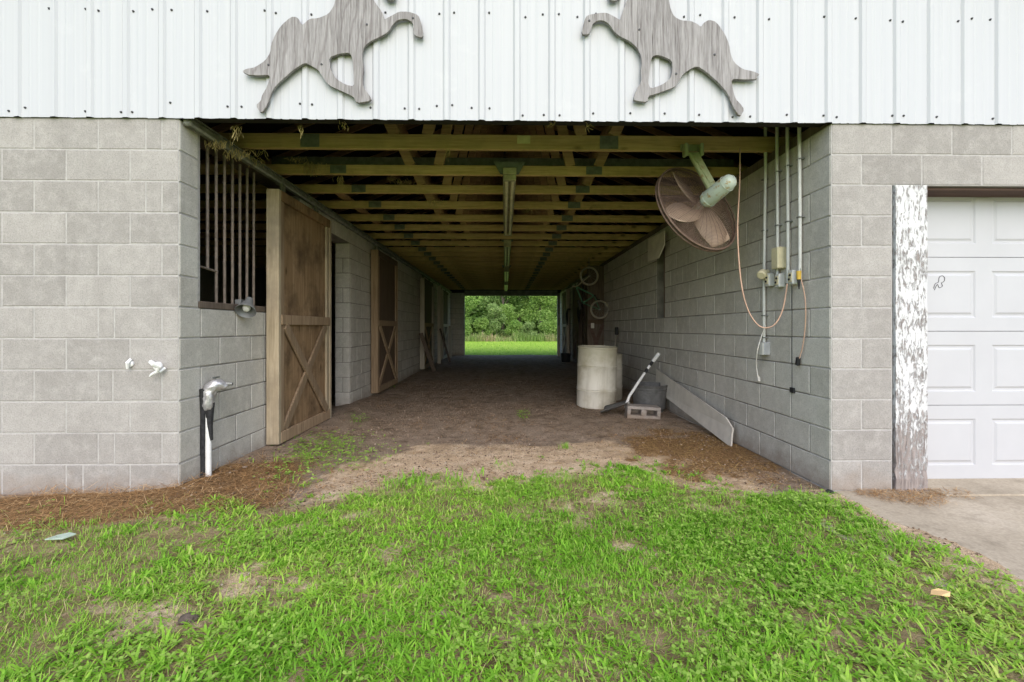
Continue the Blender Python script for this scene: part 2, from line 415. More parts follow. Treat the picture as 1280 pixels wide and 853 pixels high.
# ------------------------------------------------------------------ ground
def inpoly(x, y, poly):
    x = np.asarray(x, float); y = np.asarray(y, float); c = np.zeros(x.shape, bool); n = len(poly)
    for i in range(n):
        (x1, y1), (x2, y2) = poly[i], poly[i-1]
        k = ((y1 > y) != (y2 > y)) & (x < (x2-x1)*(y-y1)/(y2-y1+1e-12)+x1); c ^= k
    return c
edge_px = [(0,664),(110,658),(200,648),(300,640),(380,632),(440,620),(490,606),(545,606),(600,612),(650,603),(700,597),(750,590),(800,594),(850,604),(930,618),(1010,622),(1048,628),(1085,652),(1105,690),(1180,712),(1240,735),(1290,760)]
GE = [(G(*p).x, G(*p).y) for p in edge_px]
gxs = np.array([p[0] for p in GE[:15]]); gys = np.array([p[1] for p in GE[:15]])
def grass_edge_y(x):      # y of the far edge of the grass for a given x (left of the slab)
    return np.interp(x, gxs, gys)
def slab_edge_x(y):       # left edge of concrete apron
    return 2.20 + .10*np.sin(np.asarray(y)*2.1) + (fbm(y, np.asarray(y)*0+3, 2.5)-.5)*.25
bare = [(300,728,95,22,.95),(150,775,75,20,.9),(235,770,30,12,.9),(120,735,60,12,.6),(520,705,55,22,.8),(575,745,45,15,.7),(680,785,70,22,.8),(650,808,40,14,.7),(725,622,45,8,.9),(460,650,60,12,.7),(905,628,40,9,.8),(860,745,40,10,.6),(1140,765,35,12,.8),(440,700,90,25,.45),(390,660,70,14,.6),(1150,695,30,20,.8),(660,640,40,10,.6),(560,690,30,14,.7)]
bare_g = []
for (px, py, rx, ry, s) in bare:
    c0 = G(px, py); a = G(px+rx, py); b = G(px, py-ry); bare_g.append((c0.x, c0.y, abs(a.x-c0.x), abs(b.y-c0.y), s))
def barefac(x, y):
    f = .75*sstep(.60, .72, fbm(x+77, y+13, 1.8))*(1-sstep(.4, 1.2, x))+.6*sstep(.66, .76, fbm(x+7, y+93, 3.1))
    f = f*(np.abs(y-1.8) < 1.9)
    wx = x + (fbm(x, y, 6)-.5)*.55; wy = y + (fbm(x+40, y, 6)-.5)*.4
    for (cx, cy, rx, ry, s) in bare_g:
        d = np.sqrt(((wx-cx)/rx)**2+((wy-cy)/ry)**2); f = np.maximum(f, s*(1-sstep(.6, 1.25, d)))
    return f
def grass_mask(x, y):
    ey = grass_edge_y(x) + (fbm(x, y, 3.0)-.5)*.5 + (fbm(x+11, y, 8.0)-.5)*.55
    m = 1-sstep(-.06, .14, y-ey)
    m = m*(1-sstep(-.1, .1, x-slab_edge_x(y)+.06))
    m = np.where(y > 4, 0, m)
    return m*(1-.9*barefac(x, y))*(.5+.5*sstep(.32, .52, fbm(x+3, y+60, 2.6)))
def straw_mask(x, y):
    ey = grass_edge_y(x)
    a = sstep(-.12, .06, y-ey)*(1-sstep(-1.15, -.75, x))*(1-sstep(.0, .5, y-3.15-(x+2.1)*.6))
    a = np.where(x > -2.1, a*(1-sstep(-1.75, -1.05, x+ (y-2.9)*.25)), a)
    r = (1-sstep(.2, 1.1, np.hypot((x-1.75)/1.0, (y-3.95)/1.25)+(fbm(x, y, 3)-.5)*.7))*.8
    return np.maximum(a, r)
def hfun(x, y):
    h = (fbm(x, y, 1.3)-.5)*.05 + (fbm(x, y, 7)-.5)*.018
    h = h*(1-sstep(8, 18, y)*.6)
    mound = .055*np.exp(-((y-2.72)/.22)**2)*(1-sstep(-1.9, -1.3, x))
    side = .06*np.exp(-((x-XL-.05)/.25)**2)*sstep(2.7, 3.0, y)*(1-sstep(6, 8, y))
    h = h + mound + side
    e_ = x-slab_edge_x(y)+(fbm(x, y, 4)-.5)*.35
    out = (1-sstep(2.84, 2.9, y))*sstep(-.4, 0, y+3)
    h = h + out*(.022*sstep(-.5, -.1, e_)*(1-sstep(.0, .15, e_)) - .075*sstep(.02, .42, e_))
    h = h - .09*sstep(2.80, 2.9, y)*sstep(XR+.02, XR+.1, x)*(1-sstep(3.4, 3.6, y))
    h = np.where(y > 17.6, h-.03, h)
    h = np.where(np.abs(y) > 60, -0.05, h)
    return h - .005
def axis(segs):
    out = []
    for a, b, d in segs: out.append(np.arange(a, b-1e-6, d))
    return np.concatenate(out + [[segs[-1][1]]])
gx = axis([(-400,-40,60),(-40,-8,4),(-8,-4,.4),(-4,3.4,.04),(3.4,8,.4),(8,40,4),(40,400,60)])
gy = axis([(-400,-40,60),(-40,-4,3),(-4,.6,.25),(.6,7.5,.04),(7.5,20,.16),(20,44,.5),(44,100,7),(100,500,80)])
XX, YY = np.meshgrid(gx, gy); x = XX.ravel(); y = YY.ravel(); zg = hfun(x, y)
nx, ny = len(gx), len(gy)
ii = (np.arange(ny-1)[:, None]*nx+np.arange(nx-1)[None]).ravel()
ground = fast_mesh('ground', np.stack([x, y, zg], 1), [np.stack([ii, ii+1, ii+nx+1, ii+nx], 1)], M['ground'], smooth=True)
tag(ground, kind='structure')
gm = grass_mask(x, y); outside = (y < YF+.6)
sandm = sstep(-.1, .25, y-grass_edge_y(x)+.1)*(1-sstep(.5, 1.15, y-grass_edge_y(x)-.15-(fbm(x,y,2)-.5)*.6))*sstep(-1.6, -1.0, x)*(1-sstep(1.5, 2.1, x))
sandm = np.maximum(sandm, barefac(x, y)*.62)
sandm = np.maximum(sandm, (1-sstep(.1, .55, np.abs(x-slab_edge_x(y)-.1)))*(y < 3)*.75)
lawnm = np.maximum((y > 17.9)*1.0*sstep(17.7, 18.3, y), (y < -1.5)*1.0)
lawnm = np.maximum(lawnm, ((np.abs(x) > 8))*1.0)
for nm, arr in (('grassy', np.where(y < 4, 1-sstep(-.1, .1, y-grass_edge_y(x)), 0)), ('sand', sandm), ('straw', straw_mask(x, y)), ('lawn', lawnm)):
    a_ = ground.data.attributes.new(nm, 'FLOAT', 'POINT'); a_.data.foreach_set('value', np.asarray(arr, np.float32))
def hz(x, y): return float(hfun(np.array([x]), np.array([y]))[0])

# concrete apron
ys = np.linspace(-3.5, 3.3, 90); lx = slab_edge_x(ys); mb = MB()
lx = np.where(ys > 2.85, 2.3, lx-.35)
for i in range(len(ys)-1):
    a, b = ys[i], ys[i+1]
    mb.add([(lx[i],a,.004),(6.4,a,.004),(6.4,b,.004),(lx[i+1],b,.004),(lx[i],a,-.12),(lx[i+1],b,-.12)], [(0,1,2,3),(0,3,5,4)], 0)
tag(mb.build('concrete_apron', M['concrete'], recenter=False), kind='structure')
mb = MB(); mb.box(2.83, 6.4, 2.80, 3.3, -.1, .014, bev=.006); tag(mb.build('concrete_pad', M['concrete'], recenter=False), kind='structure')

# ------------------------------------------------------------------ blades
def blades(base, az, L, W, lean, curl, tint, fold=0.0):
    n = len(L); lv = [0, .4, .75, 1.0]; ws = [.75, 1.0, .72, 0]
    d = np.stack([np.cos(az), np.sin(az), np.zeros(n)], 1); s = np.stack([-np.sin(az), np.cos(az), np.zeros(n)], 1)
    V = np.zeros((n, 7, 3)); pos = base.copy(); ang = lean.copy(); prev = 0
    for i, l in enumerate(lv):
        if i: 
            step = (l-prev)*L; pos = pos + d*(np.sin(ang)*step)[:, None] + np.array([0,0,1.])*(np.cos(ang)*step)[:, None]; ang = np.minimum(ang + curl*(l-prev), 2.3); prev = l
        if i < 3:
            V[:, 2*i] = pos - s*(W*ws[i]/2)[:, None]; V[:, 2*i+1] = pos + s*(W*ws[i]/2)[:, None]
        else: V[:, 6] = pos
    b = np.arange(n)*7
    q = np.concatenate([np.stack([b, b+1, b+3, b+2], 1), np.stack([b+2, b+3, b+5, b+4], 1)]); tr = np.stack([b+4, b+5, b+6], 1)
    return V.reshape(-1, 3), q, tr, np.concatenate([tint, tint, tint])
def scatter(n, x0, x1, y0, y1, mask):
    X = rng.uniform(x0, x1, n); Y = rng.uniform(y0, y1, n); k = rng.random(n) < mask(X, Y); return X[k], Y[k]
parts = []
def addblades(*a): parts.append(blades(*a))
def clear_of_slab(X): return X
# rosettes of broad crabgrass
X, Y = scatter(44000, -5.0, 2.4, .35, 3.6, lambda a, b: grass_mask(a, b)*sstep(.30, .62, fbm(a, b, 2.2)+.08*(a > -.6))**1.0*np.where(np.abs(a) > 3.8, .6, 1))
k = rng.integers(4, 8, len(X)); bx = np.repeat(X, k); by = np.repeat(Y, k); n = len(bx); pt = np.repeat(fbm(X, Y, 1.6), k)
bx = bx + rng.normal(0, .012, n); by = by + rng.normal(0, .012, n)
sz = np.repeat(rng.uniform(.65, 1.25, len(X)), k)
addblades(np.stack([bx, by, hfun(bx, by)], 1), rng.uniform(0, 2*PI, n), rng.uniform(.022, .056, n)*sz, rng.uniform(.0045, .0090, n)*sz, rng.uniform(.55, 1.4, n), rng.uniform(.3, 1.2, n), np.clip((pt-.5)*1.3+.50+rng.normal(0, .15, n), 0, .92))
# stragglers creeping into the sand
X, Y = scatter(2600, -1.6, 2.0, 2.6, 3.9, lambda a, b: sstep(.0, .1, b-grass_edge_y(a))*(1-sstep(.1, .62, b-grass_edge_y(a)))*sstep(.52, .66, fbm(a+5, b+21, 3.4)))
k = rng.integers(4, 9, len(X)); bx = np.repeat(X, k)+rng.normal(0, .012, k.sum()); by = np.repeat(Y, k)+rng.normal(0, .012, k.sum()); n = len(bx)
addblades(np.stack([bx, by, hfun(bx, by)], 1), rng.uniform(0, 2*PI, n), rng.uniform(.02, .05, n), rng.uniform(.004, .008, n), rng.uniform(.6, 1.4, n), rng.uniform(.3, 1.2, n), np.clip(.45+rng.normal(0, .15, n), 0, .9))
# fine grass
X, Y = scatter(170000, -5.0, 2.4, .35, 3.3, lambda a, b: np.clip(grass_mask(a, b)*(.1+1.3*sstep(.3,.7,fbm(a+31, b, 1.7)))*(.6+.4*sstep(-.9,.3,a+.25*b-.2*np.sin(b*3))), 0, 1)*np.where(np.abs(a) > 3.8, .5, 1))
n = len(X)
addblades(np.stack([X, Y, hfun(X, Y)], 1), rng.uniform(0, 2*PI, n), rng.uniform(.02, .055, n), rng.uniform(.0016, .0032, n), rng.uniform(.1, 1.2, n), rng.uniform(.2, 1.3, n), np.clip(.5+rng.normal(0, .22, n)+(rng.random(n) < .05)*.4, 0, 1))
# dry stubble in bare spots
X, Y = scatter(50000, -4, 2.2, .6, 3.3, lambda a, b: (1-sstep(-.1, .25, b-grass_edge_y(a)))*np.clip(.3+.2*(a < -.3)+barefac(a, b)*.7, 0, 1)*(a < slab_edge_x(b)-.05))
n = len(X)
addblades(np.stack([X, Y, hfun(X, Y)], 1), rng.uniform(0, 2*PI, n), rng.uniform(.02, .06, n), rng.uniform(.0015, .003, n), rng.uniform(.4, 1.5, n), rng.uniform(0, .6, n), np.where(rng.random(n) < .55, rng.uniform(.9, 1.0, n), rng.uniform(.2, .9, n)))
def join_blades(name, mat):
    V = []; Q = []; T = []; R1 = []; R2 = []; off = 0
    for v, q, tr, r in parts:
        V.append(v); Q.append(q+off); T.append(tr+off); R1.append(r[:len(q)]); R2.append(r[len(q):]); off += len(v)
    o = fast_mesh(name, np.concatenate(V), [np.concatenate(Q), np.concatenate(T)], mat, np.concatenate(R1+R2)); parts.clear(); return o
g = join_blades('grass', M['grass']); tag(g, 'bright green patchy lawn grass in front of the barn', 'grass', kind='stuff')
# clover / ground leaves
X, Y = scatter(24000, -4.2, 2.3, .5, 3.3, lambda a, b: np.clip(grass_mask(a, b), 0, 1)*sstep(.44, .64, fbm(a+9, b+70, 1.9)+.08*(a > .7)))
V = []; Fc = []; R = []
def leaf_cluster(X, Y, Z, size, n3=3):
    n = len(X); out = []; q = []
    for j in range(n3):
        az = rng.uniform(0, 2*PI, n) if n3 == 1 else (np.arange(n)*.7 + j*2*PI/n3 + rng.normal(0, .2, n))
        d = np.stack([np.cos(az), np.sin(az), rng.uniform(-.1, .5, n)], 1); s = np.stack([-np.sin(az), np.cos(az), rng.uniform(-.25, .25, n)], 1)
        c = np.stack([X, Y, Z], 1)
        out.append(np.stack([c, c+d*size[:, None]*.5+s*size[:, None]*.42, c+d*size[:, None]*.95+s*size[:, None]*.25, c+d*size[:, None]*1.0-s*size[:, None]*.25, c+d*size[:, None]*.5-s*size[:, None]*.42], 1).reshape(-1, 3))
    return np.concatenate(out)
sz = rng.uniform(.007, .017, len(X)); Vc = leaf_cluster(X, Y, hfun(X, Y)+rng.uniform(.01, .045, len(X)), sz)
nf = len(Vc)//5
cl = fast_mesh('clover', Vc, [np.arange(nf*5).reshape(-1, 5)], M['clover'], rng.random(nf))
tag(cl, 'low round-leaved clover growing among the lawn grass', 'clover', kind='stuff')

# pine straw
def needles(n, x0, x1, y0, y1, mask, mat, name, lab, Ls=(.05, .15), lift=.03, w=(.0012, .0028), z=None):
    X, Y = scatter(n, x0, x1, y0, y1, mask); n = len(X); az = rng.uniform(0, PI*2, n); L = rng.uniform(*Ls, n); W = rng.uniform(*w, n)
    b = np.stack([X, Y, (hfun(X, Y) if z is None else np.full(n, z))+rng.uniform(.001, lift, n)], 1)
    parts.append(blades(b, az, L, W, rng.uniform(1.25, 1.75, n), rng.uniform(-.3, .5, n), rng.random(n)))
    o = join_blades(name, mat); tag(o, lab, 'pine straw', kind='stuff')
needles(34000, -4.6, -.6, 2.2, 4.2, lambda a, b: np.clip(straw_mask(a, b)*(a < 0)*(.35+fbm(a, b, 4)), 0, 1)*(~((a < XL-.0)&(b > YF-.02)))*(~((a < XL+.01)&(b > YF-.02))), M['needles'], 'pine_straw', 'orange brown pine straw heaped along the left block wall')
needles(9000, .7, 2.13, 2.9, 5.4, lambda a, b: np.clip(straw_mask(a, b)*(a > 0)*(.2+fbm(a, b, 4)), 0, 1), M['needles_y'], 'pine_straw', 'yellowish pine straw scattered beside the leaning grey panel on the right', (.03, .09), .012)
needles(5000, 2.25, 3.1, 2.45, 2.9, lambda a, b: (1-sstep(.5, 1.0, np.hypot((a-2.62)/.42, (b-2.89)/.25)+(fbm(a, b, 6)-.5)*.8)), M['needles'], 'pine_straw', 'small brown straw heap on the concrete at the foot of the peeling post', (.02, .07), .015, z=.006)
X, Y = scatter(26000, -2.0, 2.05, 2.7, 9.5, lambda a, b: (.12+.8*sstep(.48, .65, fbm(a, b, 1.6)))*sstep(-.05, .2, b-grass_edge_y(a))); n = len(X)
parts.append(blades(np.stack([X, Y, hfun(X, Y)+.004], 1), rng.uniform(0, 2*PI, n), rng.uniform(.012, .05, n), rng.uniform(.002, .006, n), rng.uniform(1.2, 1.7, n), rng.uniform(-.4, .4, n), rng.random(n)**1.5))
tag(join_blades('litter', M['needles']), 'small brown twigs and leaf litter strewn over the dirt aisle floor', 'litter', kind='stuff')

# crumbs of soil and grit
def crumbs(n, x0, x1, y0, y1, mask, s0, s1, mat, lab):
    X, Y = scatter(n, x0, x1, y0, y1, mask); n = len(X); S = rng.uniform(0, 1, n)**3*(s1-s0)+s0
    oc = np.array([(1,0,0),(0,1,0),(-1,0,0),(0,-1,0),(0,0,.8),(0,0,-.8)])
    V = oc[None]*(S[:, None, None])*rng.uniform(.6, 1.2, (n, 6, 1)); a = rng.uniform(0, PI, n); ca, sa = np.cos(a)[:, None], np.sin(a)[:, None]
    V = np.stack([V[..., 0]*ca-V[..., 1]*sa, V[..., 0]*sa+V[..., 1]*ca, V[..., 2]], -1) + np.stack([X, Y, hfun(X, Y)+S*.2], 1)[:, None]
    t8 = np.array([(0,1,4),(1,2,4),(2,3,4),(3,0,4),(1,0,5),(2,1,5),(3,2,5),(0,3,5)])
    Fi = (np.arange(n)*6)[:, None, None]+t8[None]
    o = fast_mesh('soil_crumbs', V.reshape(-1, 3), [Fi.reshape(-1, 3)], mat, np.repeat(rng.random(n), 8)); tag(o, lab, 'soil', kind='stuff')
t = NT('crumb', .95, .1); t.color(t.ramp(t.attr(), [(0, (.06,.04,.028)), (.5, (.20,.14,.095)), (.9, (.30,.22,.155)), (1, (.40,.34,.28))])); M['crumb'] = t.mat
crumbs(60000, -2.05, 2.1, 2.2, 9.0, lambda a, b: sstep(-.3, .1, b-grass_edge_y(a))*(.15+.85*sstep(.4, .62, fbm(a+7, b, 2.1)))*(1-.6*sstep(4, 8, b)), .0012, .011, M['crumb'], 'crumbs of soil and grit on the dirt aisle floor')
crumbs(30000, -3.6, 2.6, .8, 3.0, lambda a, b: np.clip(barefac(a, b)+.9*(np.abs(a-slab_edge_x(b)-.05) < .28), 0, 1)*(.3+.7*fbm(a, b, 5)), .0012, .009, M['crumb'], 'crumbs of soil in the bare lawn patches and along the concrete edge')
# countable weeds
def weed(px, py, nb, L, W, lab, leafy=False, spread=.05, lean=(.2, 1.0)):
    c = G(px, py); z0 = hz(c.x, c.y)
    if leafy: nb, L, leafy = int(nb*.5), L*.6, int(leafy*2.4)
    X = c.x + rng.normal(0, spread, nb); Y = c.y + rng.normal(0, spread, nb)
    v, q, tr, r = blades(np.stack([X-c.x, Y-c.y, hfun(X, Y)-z0], 1), rng.uniform(0, 2*PI, nb), rng.uniform(.5, 1, nb)*L, rng.uniform(.6, 1, nb)*W, rng.uniform(*lean, nb), rng.uniform(.2, 1.2, nb), np.clip(.45+rng.normal(0, .18, nb), 0, .9))
    F_ = [q, tr]; npl = len(q)+len(tr)
    if leafy:
        n = leafy; X = rng.normal(0, spread*1.2, n); Y = rng.normal(0, spread*1.2, n); Z = rng.uniform(.015, L*1.4, n)
        Vl = leaf_cluster(X, Y, Z, rng.uniform(.010, .024, n)); 
        F_.append(np.arange(len(Vl)).reshape(-1, 5)+len(v)); v = np.concatenate([v, Vl]); r = np.concatenate([r, rng.random(len(Vl)//5)])
    tips = [np.array([X_, Y_, Z_]) for X_, Y_, Z_ in zip(v[0:nb*7:7, 0], v[0:nb*7:7, 1], v[0:nb*7:7, 2])] + ([Vl[i] for i in range(0, len(Vl)//3, 5)] if leafy else [])
    rv = []; 
    for tp in tips:
        sd = np.array([-tp[1], tp[0], 0])*.0002/(np.hypot(tp[0], tp[1])+1e-6)
        c0_, m0_ = np.array([0, 0, .002]), tp*np.array([.9, .9, .1])
        rv += [c0_, m0_+sd, m0_-sd, m0_-sd, m0_+sd, tp]
    F_.append(np.arange(len(rv)).reshape(-1, 3)+len(v)); v = np.concatenate([v, np.array(rv)]); r = np.concatenate([r, np.full(len(tips)*2, .985)])
    o = fast_mesh('weed_plant' if leafy else 'grass_tuft', v, F_, [M['grass'], M['clover']], r, (c.x, c.y, z0)); tag(o, lab, 'weed' if leafy else 'grass tuft', 'weeds sprouting from the dirt')
    o.data.polygons.foreach_set('material_index', [0]*npl+[1]*(len(r)-npl-2*len(tips))+[0]*(2*len(tips)))
weed(510, 606, 70, .11, .009, 'grass tuft alone in the sand at the far edge of the lawn, left of centre', spread=.07)
weed(575, 602, 60, .10, .009, 'low grass clump in the sand just right of another clump', spread=.09)
weed(628, 583, 26, .07, .006, 'small flat grass tuft in the sand before the aisle', spread=.05)
weed(705, 561, 34, .085, .006, 'little upright grass tuft standing alone on bare sand', spread=.03)
weed(655, 522, 22, .11, .007, 'leafy green seedling in the middle of the dirt aisle', 22, .04)
weed(480, 486, 40, .20, .010, 'green weed at the foot of the second stall door', 50, .07)
weed(448, 528, 26, .12, .008, 'small weed on the dirt beside the open first stall opening', 16, .05)
weed(410, 558, 90, .11, .008, 'large leafy weed patch in front of the sliding door', 90, .15)
weed(440, 575, 80, .08, .007, 'spreading green weed patch on the dirt right of the sliding door', 60, .17)
weed(385, 575, 90, .10, .008, 'thin weed patch below the near corner of the sliding door', 60, .13)
weed(360, 597, 45, .09, .007, 'sparse weed among the pine straw by the left wall', 20, .10)
weed(1022, 640, 110, .11, .009, 'bushy grass clump left of the right corner pier', 30, .06)
weed(1125, 690, 60, .09, .005, 'fine grass tuft at the edge of the concrete apron', spread=.045)

# ------------------------------------------------------------------ the barn
barn = empty('barn', (0, YF, 0)); tag(barn, 'grey concrete block horse barn with white metal gable and open centre aisle', 'barn')
def rects(u0, u1, z0, z1, holes):
    us = sorted({u0, u1, *[min(max(v, u0), u1) for h in holes for v in h[:2]]}); zs = sorted({z0, z1, *[min(max(v, z0), z1) for h in holes for v in h[2:]]})
    for i in range(len(us)-1):
        j = 0
        while j < len(zs)-1:
            um = (us[i]+us[i+1])/2; free = lambda k: not any(h[0] < um < h[1] and h[2] < (zs[k]+zs[k+1])/2 < h[3] for h in holes)
            if free(j):
                k = j
                while k+1 < len(zs)-1 and free(k+1): k += 1
                yield us[i], us[i+1], zs[j], zs[k+1]; j = k+1
            else: j += 1
def relief(mb, org, ud, nd, u0, u1, phase, rows=range(12), holes=(), cuts={}, proud=.004, jw=.0045, zoff=0.0, rend=None):
    """raised block faces on the mortar plane, running bond; phase = joint offset of even rows"""
    org, ud, nd = Vector(org), Vector(ud), Vector(nd)
    for r in rows:
        z0, z1 = r*CH+zoff, (r+1)*CH+zoff
        ph = phase + (0 if r % 2 == 0 else CH)
        k0 = math.floor((u0-ph)/(2*CH)); js = [u0] + [ph+(k0+k)*2*CH for k in range(1, int((u1-u0)/(2*CH))+3)] + [u1]
        js += list(cuts.get(r, []))
        for h in holes:
            if h[2] < (z0+z1)/2 < h[3]: js += [h[0], h[1]]
        js = sorted(v for v in set(js) if u0-1e-6 <= v <= u1+1e-6)
        for a, b in zip(js, js[1:]):
            if b-a < .02: continue
            m = (a+b)/2
            if any(h[0] < m < h[1] and h[2] < (z0+z1)/2 < h[3] for h in holes): continue
            rr = random.random(); e = jw; e2 = jw+.004; jz = .0015
            dz = [random.uniform(-jz, jz) for _ in range(2)]
            q = lambda uu, zz, d: org + ud*uu + Vector((0,0,zz)) + nd*d
            A0 = a if a == u0 and u0 == rend else a+e; 
            vs = [q(a+e, z0+e+dz[0], 0), q(b-e, z0+e+dz[0], 0), q(b-e, z1-e+dz[1], 0), q(a+e, z1-e+dz[1], 0),
                  q(a+e2, z0+e2+dz[0], proud), q(b-e2, z0+e2+dz[0], proud), q(b-e2, z1-e2+dz[1], proud), q(a+e2, z1-e2+dz[1], proud)]
            mb.add(vs, [(4,5,6,7),(0,1,5,4),(1,2,6,5),(2,3,7,6),(3,0,4,7)], 0, rr)
BM, AM = [M['block_front'], M['mortar_front']], [M['block_aisle'], M['mortar_aisle']]
# left front wall
mb = MB(); mb.box(-6.3, XL, YF, YF+.2, -.25, WT, 1)
relief(mb, (XL, YF, 0), (-1,0,0), (0,-1,0), 0, 4.19, .31, range(-1, 12), cuts={11:[.21], 9:[.21], 5:[.41], 3:[.42], 1:[.41], 0:[.61]}, proud=.003)
mb.build('front_wall', BM, barn)
# right front wall with the garage door opening
GX0, GX1, GZ = 2.575, 5.60, 10*CH
mb = MB(); H = [(GX0, GX1, -.3, GZ)]
for a, b, c_, d in rects(XR, 6.3, -.25, WT, H): mb.box(a, b, YF, YF+.2, c_, d, 1)
H2 = [(GX0-XR, GX1-XR, -.3, GZ)]
relief(mb, (XR, YF, 0), (1,0,0), (0,-1,0), 0, 4.13, .205, range(-1, 12), H2, proud=.003)
mb.build('front_wall', BM, barn)
# left aisle wall
WIN = (3.09, 4.6, 6*CH, WT+.1); D1 = (4.98, 6.09, -.3, 11*CH); D3 = (12.3, 13.3, -.3, 11*CH)
mb = MB()
for a, b, c_, d in rects(YF+.2, YE, -.25, WT, [WIN, D1, D3]): mb.box(XL-.2, XL, a, b, c_, d, 1)
hh = [(h[0]-YF, h[1]-YF, h[2], h[3]) for h in (WIN, D1, D3)]
relief(mb, (XL, YF, 0), (0,1,0), (1,0,0), 0, YE-YF, .405, range(-1, 12), hh)
relief(mb, (XL, 6.09, 0), (-1,0,0), (0,-1,0), 0, .2, .3, range(-1, 11))
mb.build('aisle_wall', AM, barn)
# right aisle wall
SLOT = (5.96, 6.28, 6*CH, 2.33)
mb = MB()
for a, b, c_, d in rects(YF+.2, YE, -.25, WT, [SLOT]): mb.box(XR, XR+.2, a, b, c_, d, 1)
relief(mb, (XR, YF, 0), (0,1,0), (-1,0,0), 0, YE-YF, .405, range(-1, 12), [(SLOT[0]-YF, SLOT[1]-YF, SLOT[2], SLOT[3])])
mb.build('aisle_wall', AM, barn)
# end wall
mb = MB(); mb.box(-6.3, -1.57, YE, YE+.2, -.25, WT, 1); mb.box(2.075, 6.3, YE, YE+.2, -.25, WT, 1); mb.box(-1.57, 2.075, YE+.02, YE+.18, 2.33, WT+.1, 1)
relief(mb, (XL, YE, 0), (1,0,0), (0,-1,0), 0, -1.57-XL, .2)
mb.build('end_wall', AM, barn)
# outer walls
mb = MB(); mb.box(-6.3, -6.1, YF+.2, YE, -.25, 2.80, 1); mb.build('side_wall', BM, barn)
mb = MB(); mb.box(6.1, 6.3, YF+.2, YE, -.25, 2.80, 1); mb.build('side_wall', BM, barn)
# top plates
for (a, b) in ((XL-.19, XL-.01), (XR+.01, XR+.19)):
    mb = MB(); mb.box(a, b, YF+.05, YE, WT+.002, 2.513); mb.build('top_plate', M['old_wood'], barn)
# roof: two slopes
PK, EV, OX = 5.35, 2.62, 6.75
for s in (-1, 1):
    mb = MB(); p = [(0, YF-.35, PK), (s*OX, YF-.35, EV), (s*OX, YE+.55, EV), (0, YE+.55, PK)]
    mb.add([Vector(q) for q in p] + [Vector(q)+Vector((0,0,.05)) for q in p], [(0,1,2,3),(4,5,6,7),(0,1,5,4),(1,2,6,5),(2,3,7,6),(3,0,4,7)]); mb.build('roof', M['roof_under'], barn)
# gable siding front
def gz(x): return PK - (PK-EV)*abs(x)/OX - .01
SB = 2.436; RP = .2286; R0 = -3.12
mb = MB(); prof = []
x = R0 - 15*RP
while x < 6.5:
    prof += [(x-.026, 0), (x-.013, .0125), (x+.013, .0125), (x+.026, 0)]
    for q in (.075, .13): prof += [(x+q-.008, 0), (x+q-.004, .0012), (x+q+.004, .0012), (x+q+.008, 0)]
    x += RP
prof = [(a, b) for a, b in prof if abs(a) < 6.35]
SY = YF-.012
vs = []; fs = []
for i, (a, d) in enumerate(prof):
    wob = random.uniform(-.002, .002)
    vs += [(a, SY-d, SB+wob+.00*a), (a, SY-d, gz(a))]
    if i: fs.append((2*i-2, 2*i, 2*i+1, 2*i-1))
mb.add(vs, fs, 0); sid = mb.build('metal_siding', M['siding'], barn)
so = sid.modifiers.new('thick', 'SOLIDIFY'); so.thickness = .001; so.offset = 0
mb = MB()   # framing behind siding so it is light tight
mb.prism([(-6.3, YF+.001, WT+.03), (6.3, YF+.001, WT+.03), (6.3, YF+.001, gz(6.3)-.02), (0, YF+.001, PK-.03), (-6.3, YF+.001, gz(6.3)-.02)], 0, (0,1,0), .12)
mb.build('gable_frame', M['roof_under'], barn)
mb = MB()
for row, zz in ((0, 2.482), (1, 3.125), (2, 3.85)):
    x = R0-10*RP
    while x < 5.6:
        for q in ((.045, .17) if random.random() < .2 else ((.05,) if random.random() < .5 else (.19,))):
            xx = x+q+random.uniform(-.012, .012); z = zz+random.uniform(-.014, .014)+ (0.04 if (row == 0 and -2.3 < xx < .0) else 0)
            mb.lathe([(.0075, 0), (.0075, .003), (.0045, .0035), (.0045, .008)], (xx, SY-.0005, z), (0,-1,0), 8)
        x += RP
mb.build('screw', M['screw'], sid); bpy.data.objects['screw']['kind'] = 'stuff'
mb = MB(); mb.prism([(-6.3, YE+.2, WT), (6.3, YE+.2, WT), (6.3, YE+.2, gz(6.3)-.02), (0, YE+.2, PK-.03), (-6.3, YE+.2, gz(6.3)-.02)], 0, (0,-1,0), .03)
mb.build('rear_gable', M['roof_under'], barn)

# trusses
NB = 23; JY0, JS, JZ = 3.56, .6, 2.515
def truss(y, h, th=.038):
    mb = MB(); mb.box(-6.2, 6.2, y, y+th, JZ, JZ+h, bev=.003); c = mb.build('roof_truss', M['joist'], barn)
    def w(p, q):
        mb = MB(); mb.bar((p[0], y+th/2, p[1]), (q[0], y+th/2, q[1]), .089, .036, (0,0,1), bev=.002); mb.build('web', M['web'], c)
    w((-.88, JZ+h), (-1.75, gz(1.75)-.1)); w((.88, JZ+h), (1.75, gz(1.75)-.1))
    w((-.62, JZ+h), (-.06, PK-.2)); w((.62, JZ+h), (.06, PK-.2))
    for s in (-1, 1):
        mb = MB(); mb.bar((0, y+th/2, PK-.08), (s*6.4, y+th/2, gz(6.4)-.07), .089, .036, (0,0,1)); mb.build('top_chord', M['web'], c)
    for x in (-1.55, .84):
        mb = MB(); mb.box(x-.075, x+.075, y-.0015, y-.0003, JZ+.008, JZ+h-.005); mb.build('nail_plate', M['plate'], c)
    return c
first = truss(JY0, .118)
mb = MB(); mb.box(.10, .205, JY0-.006, JY0-.002, JZ+.045, JZ+.11); mb.build('tag', M['tagyellow'], first)
proto = truss(JY0+JS, .089)
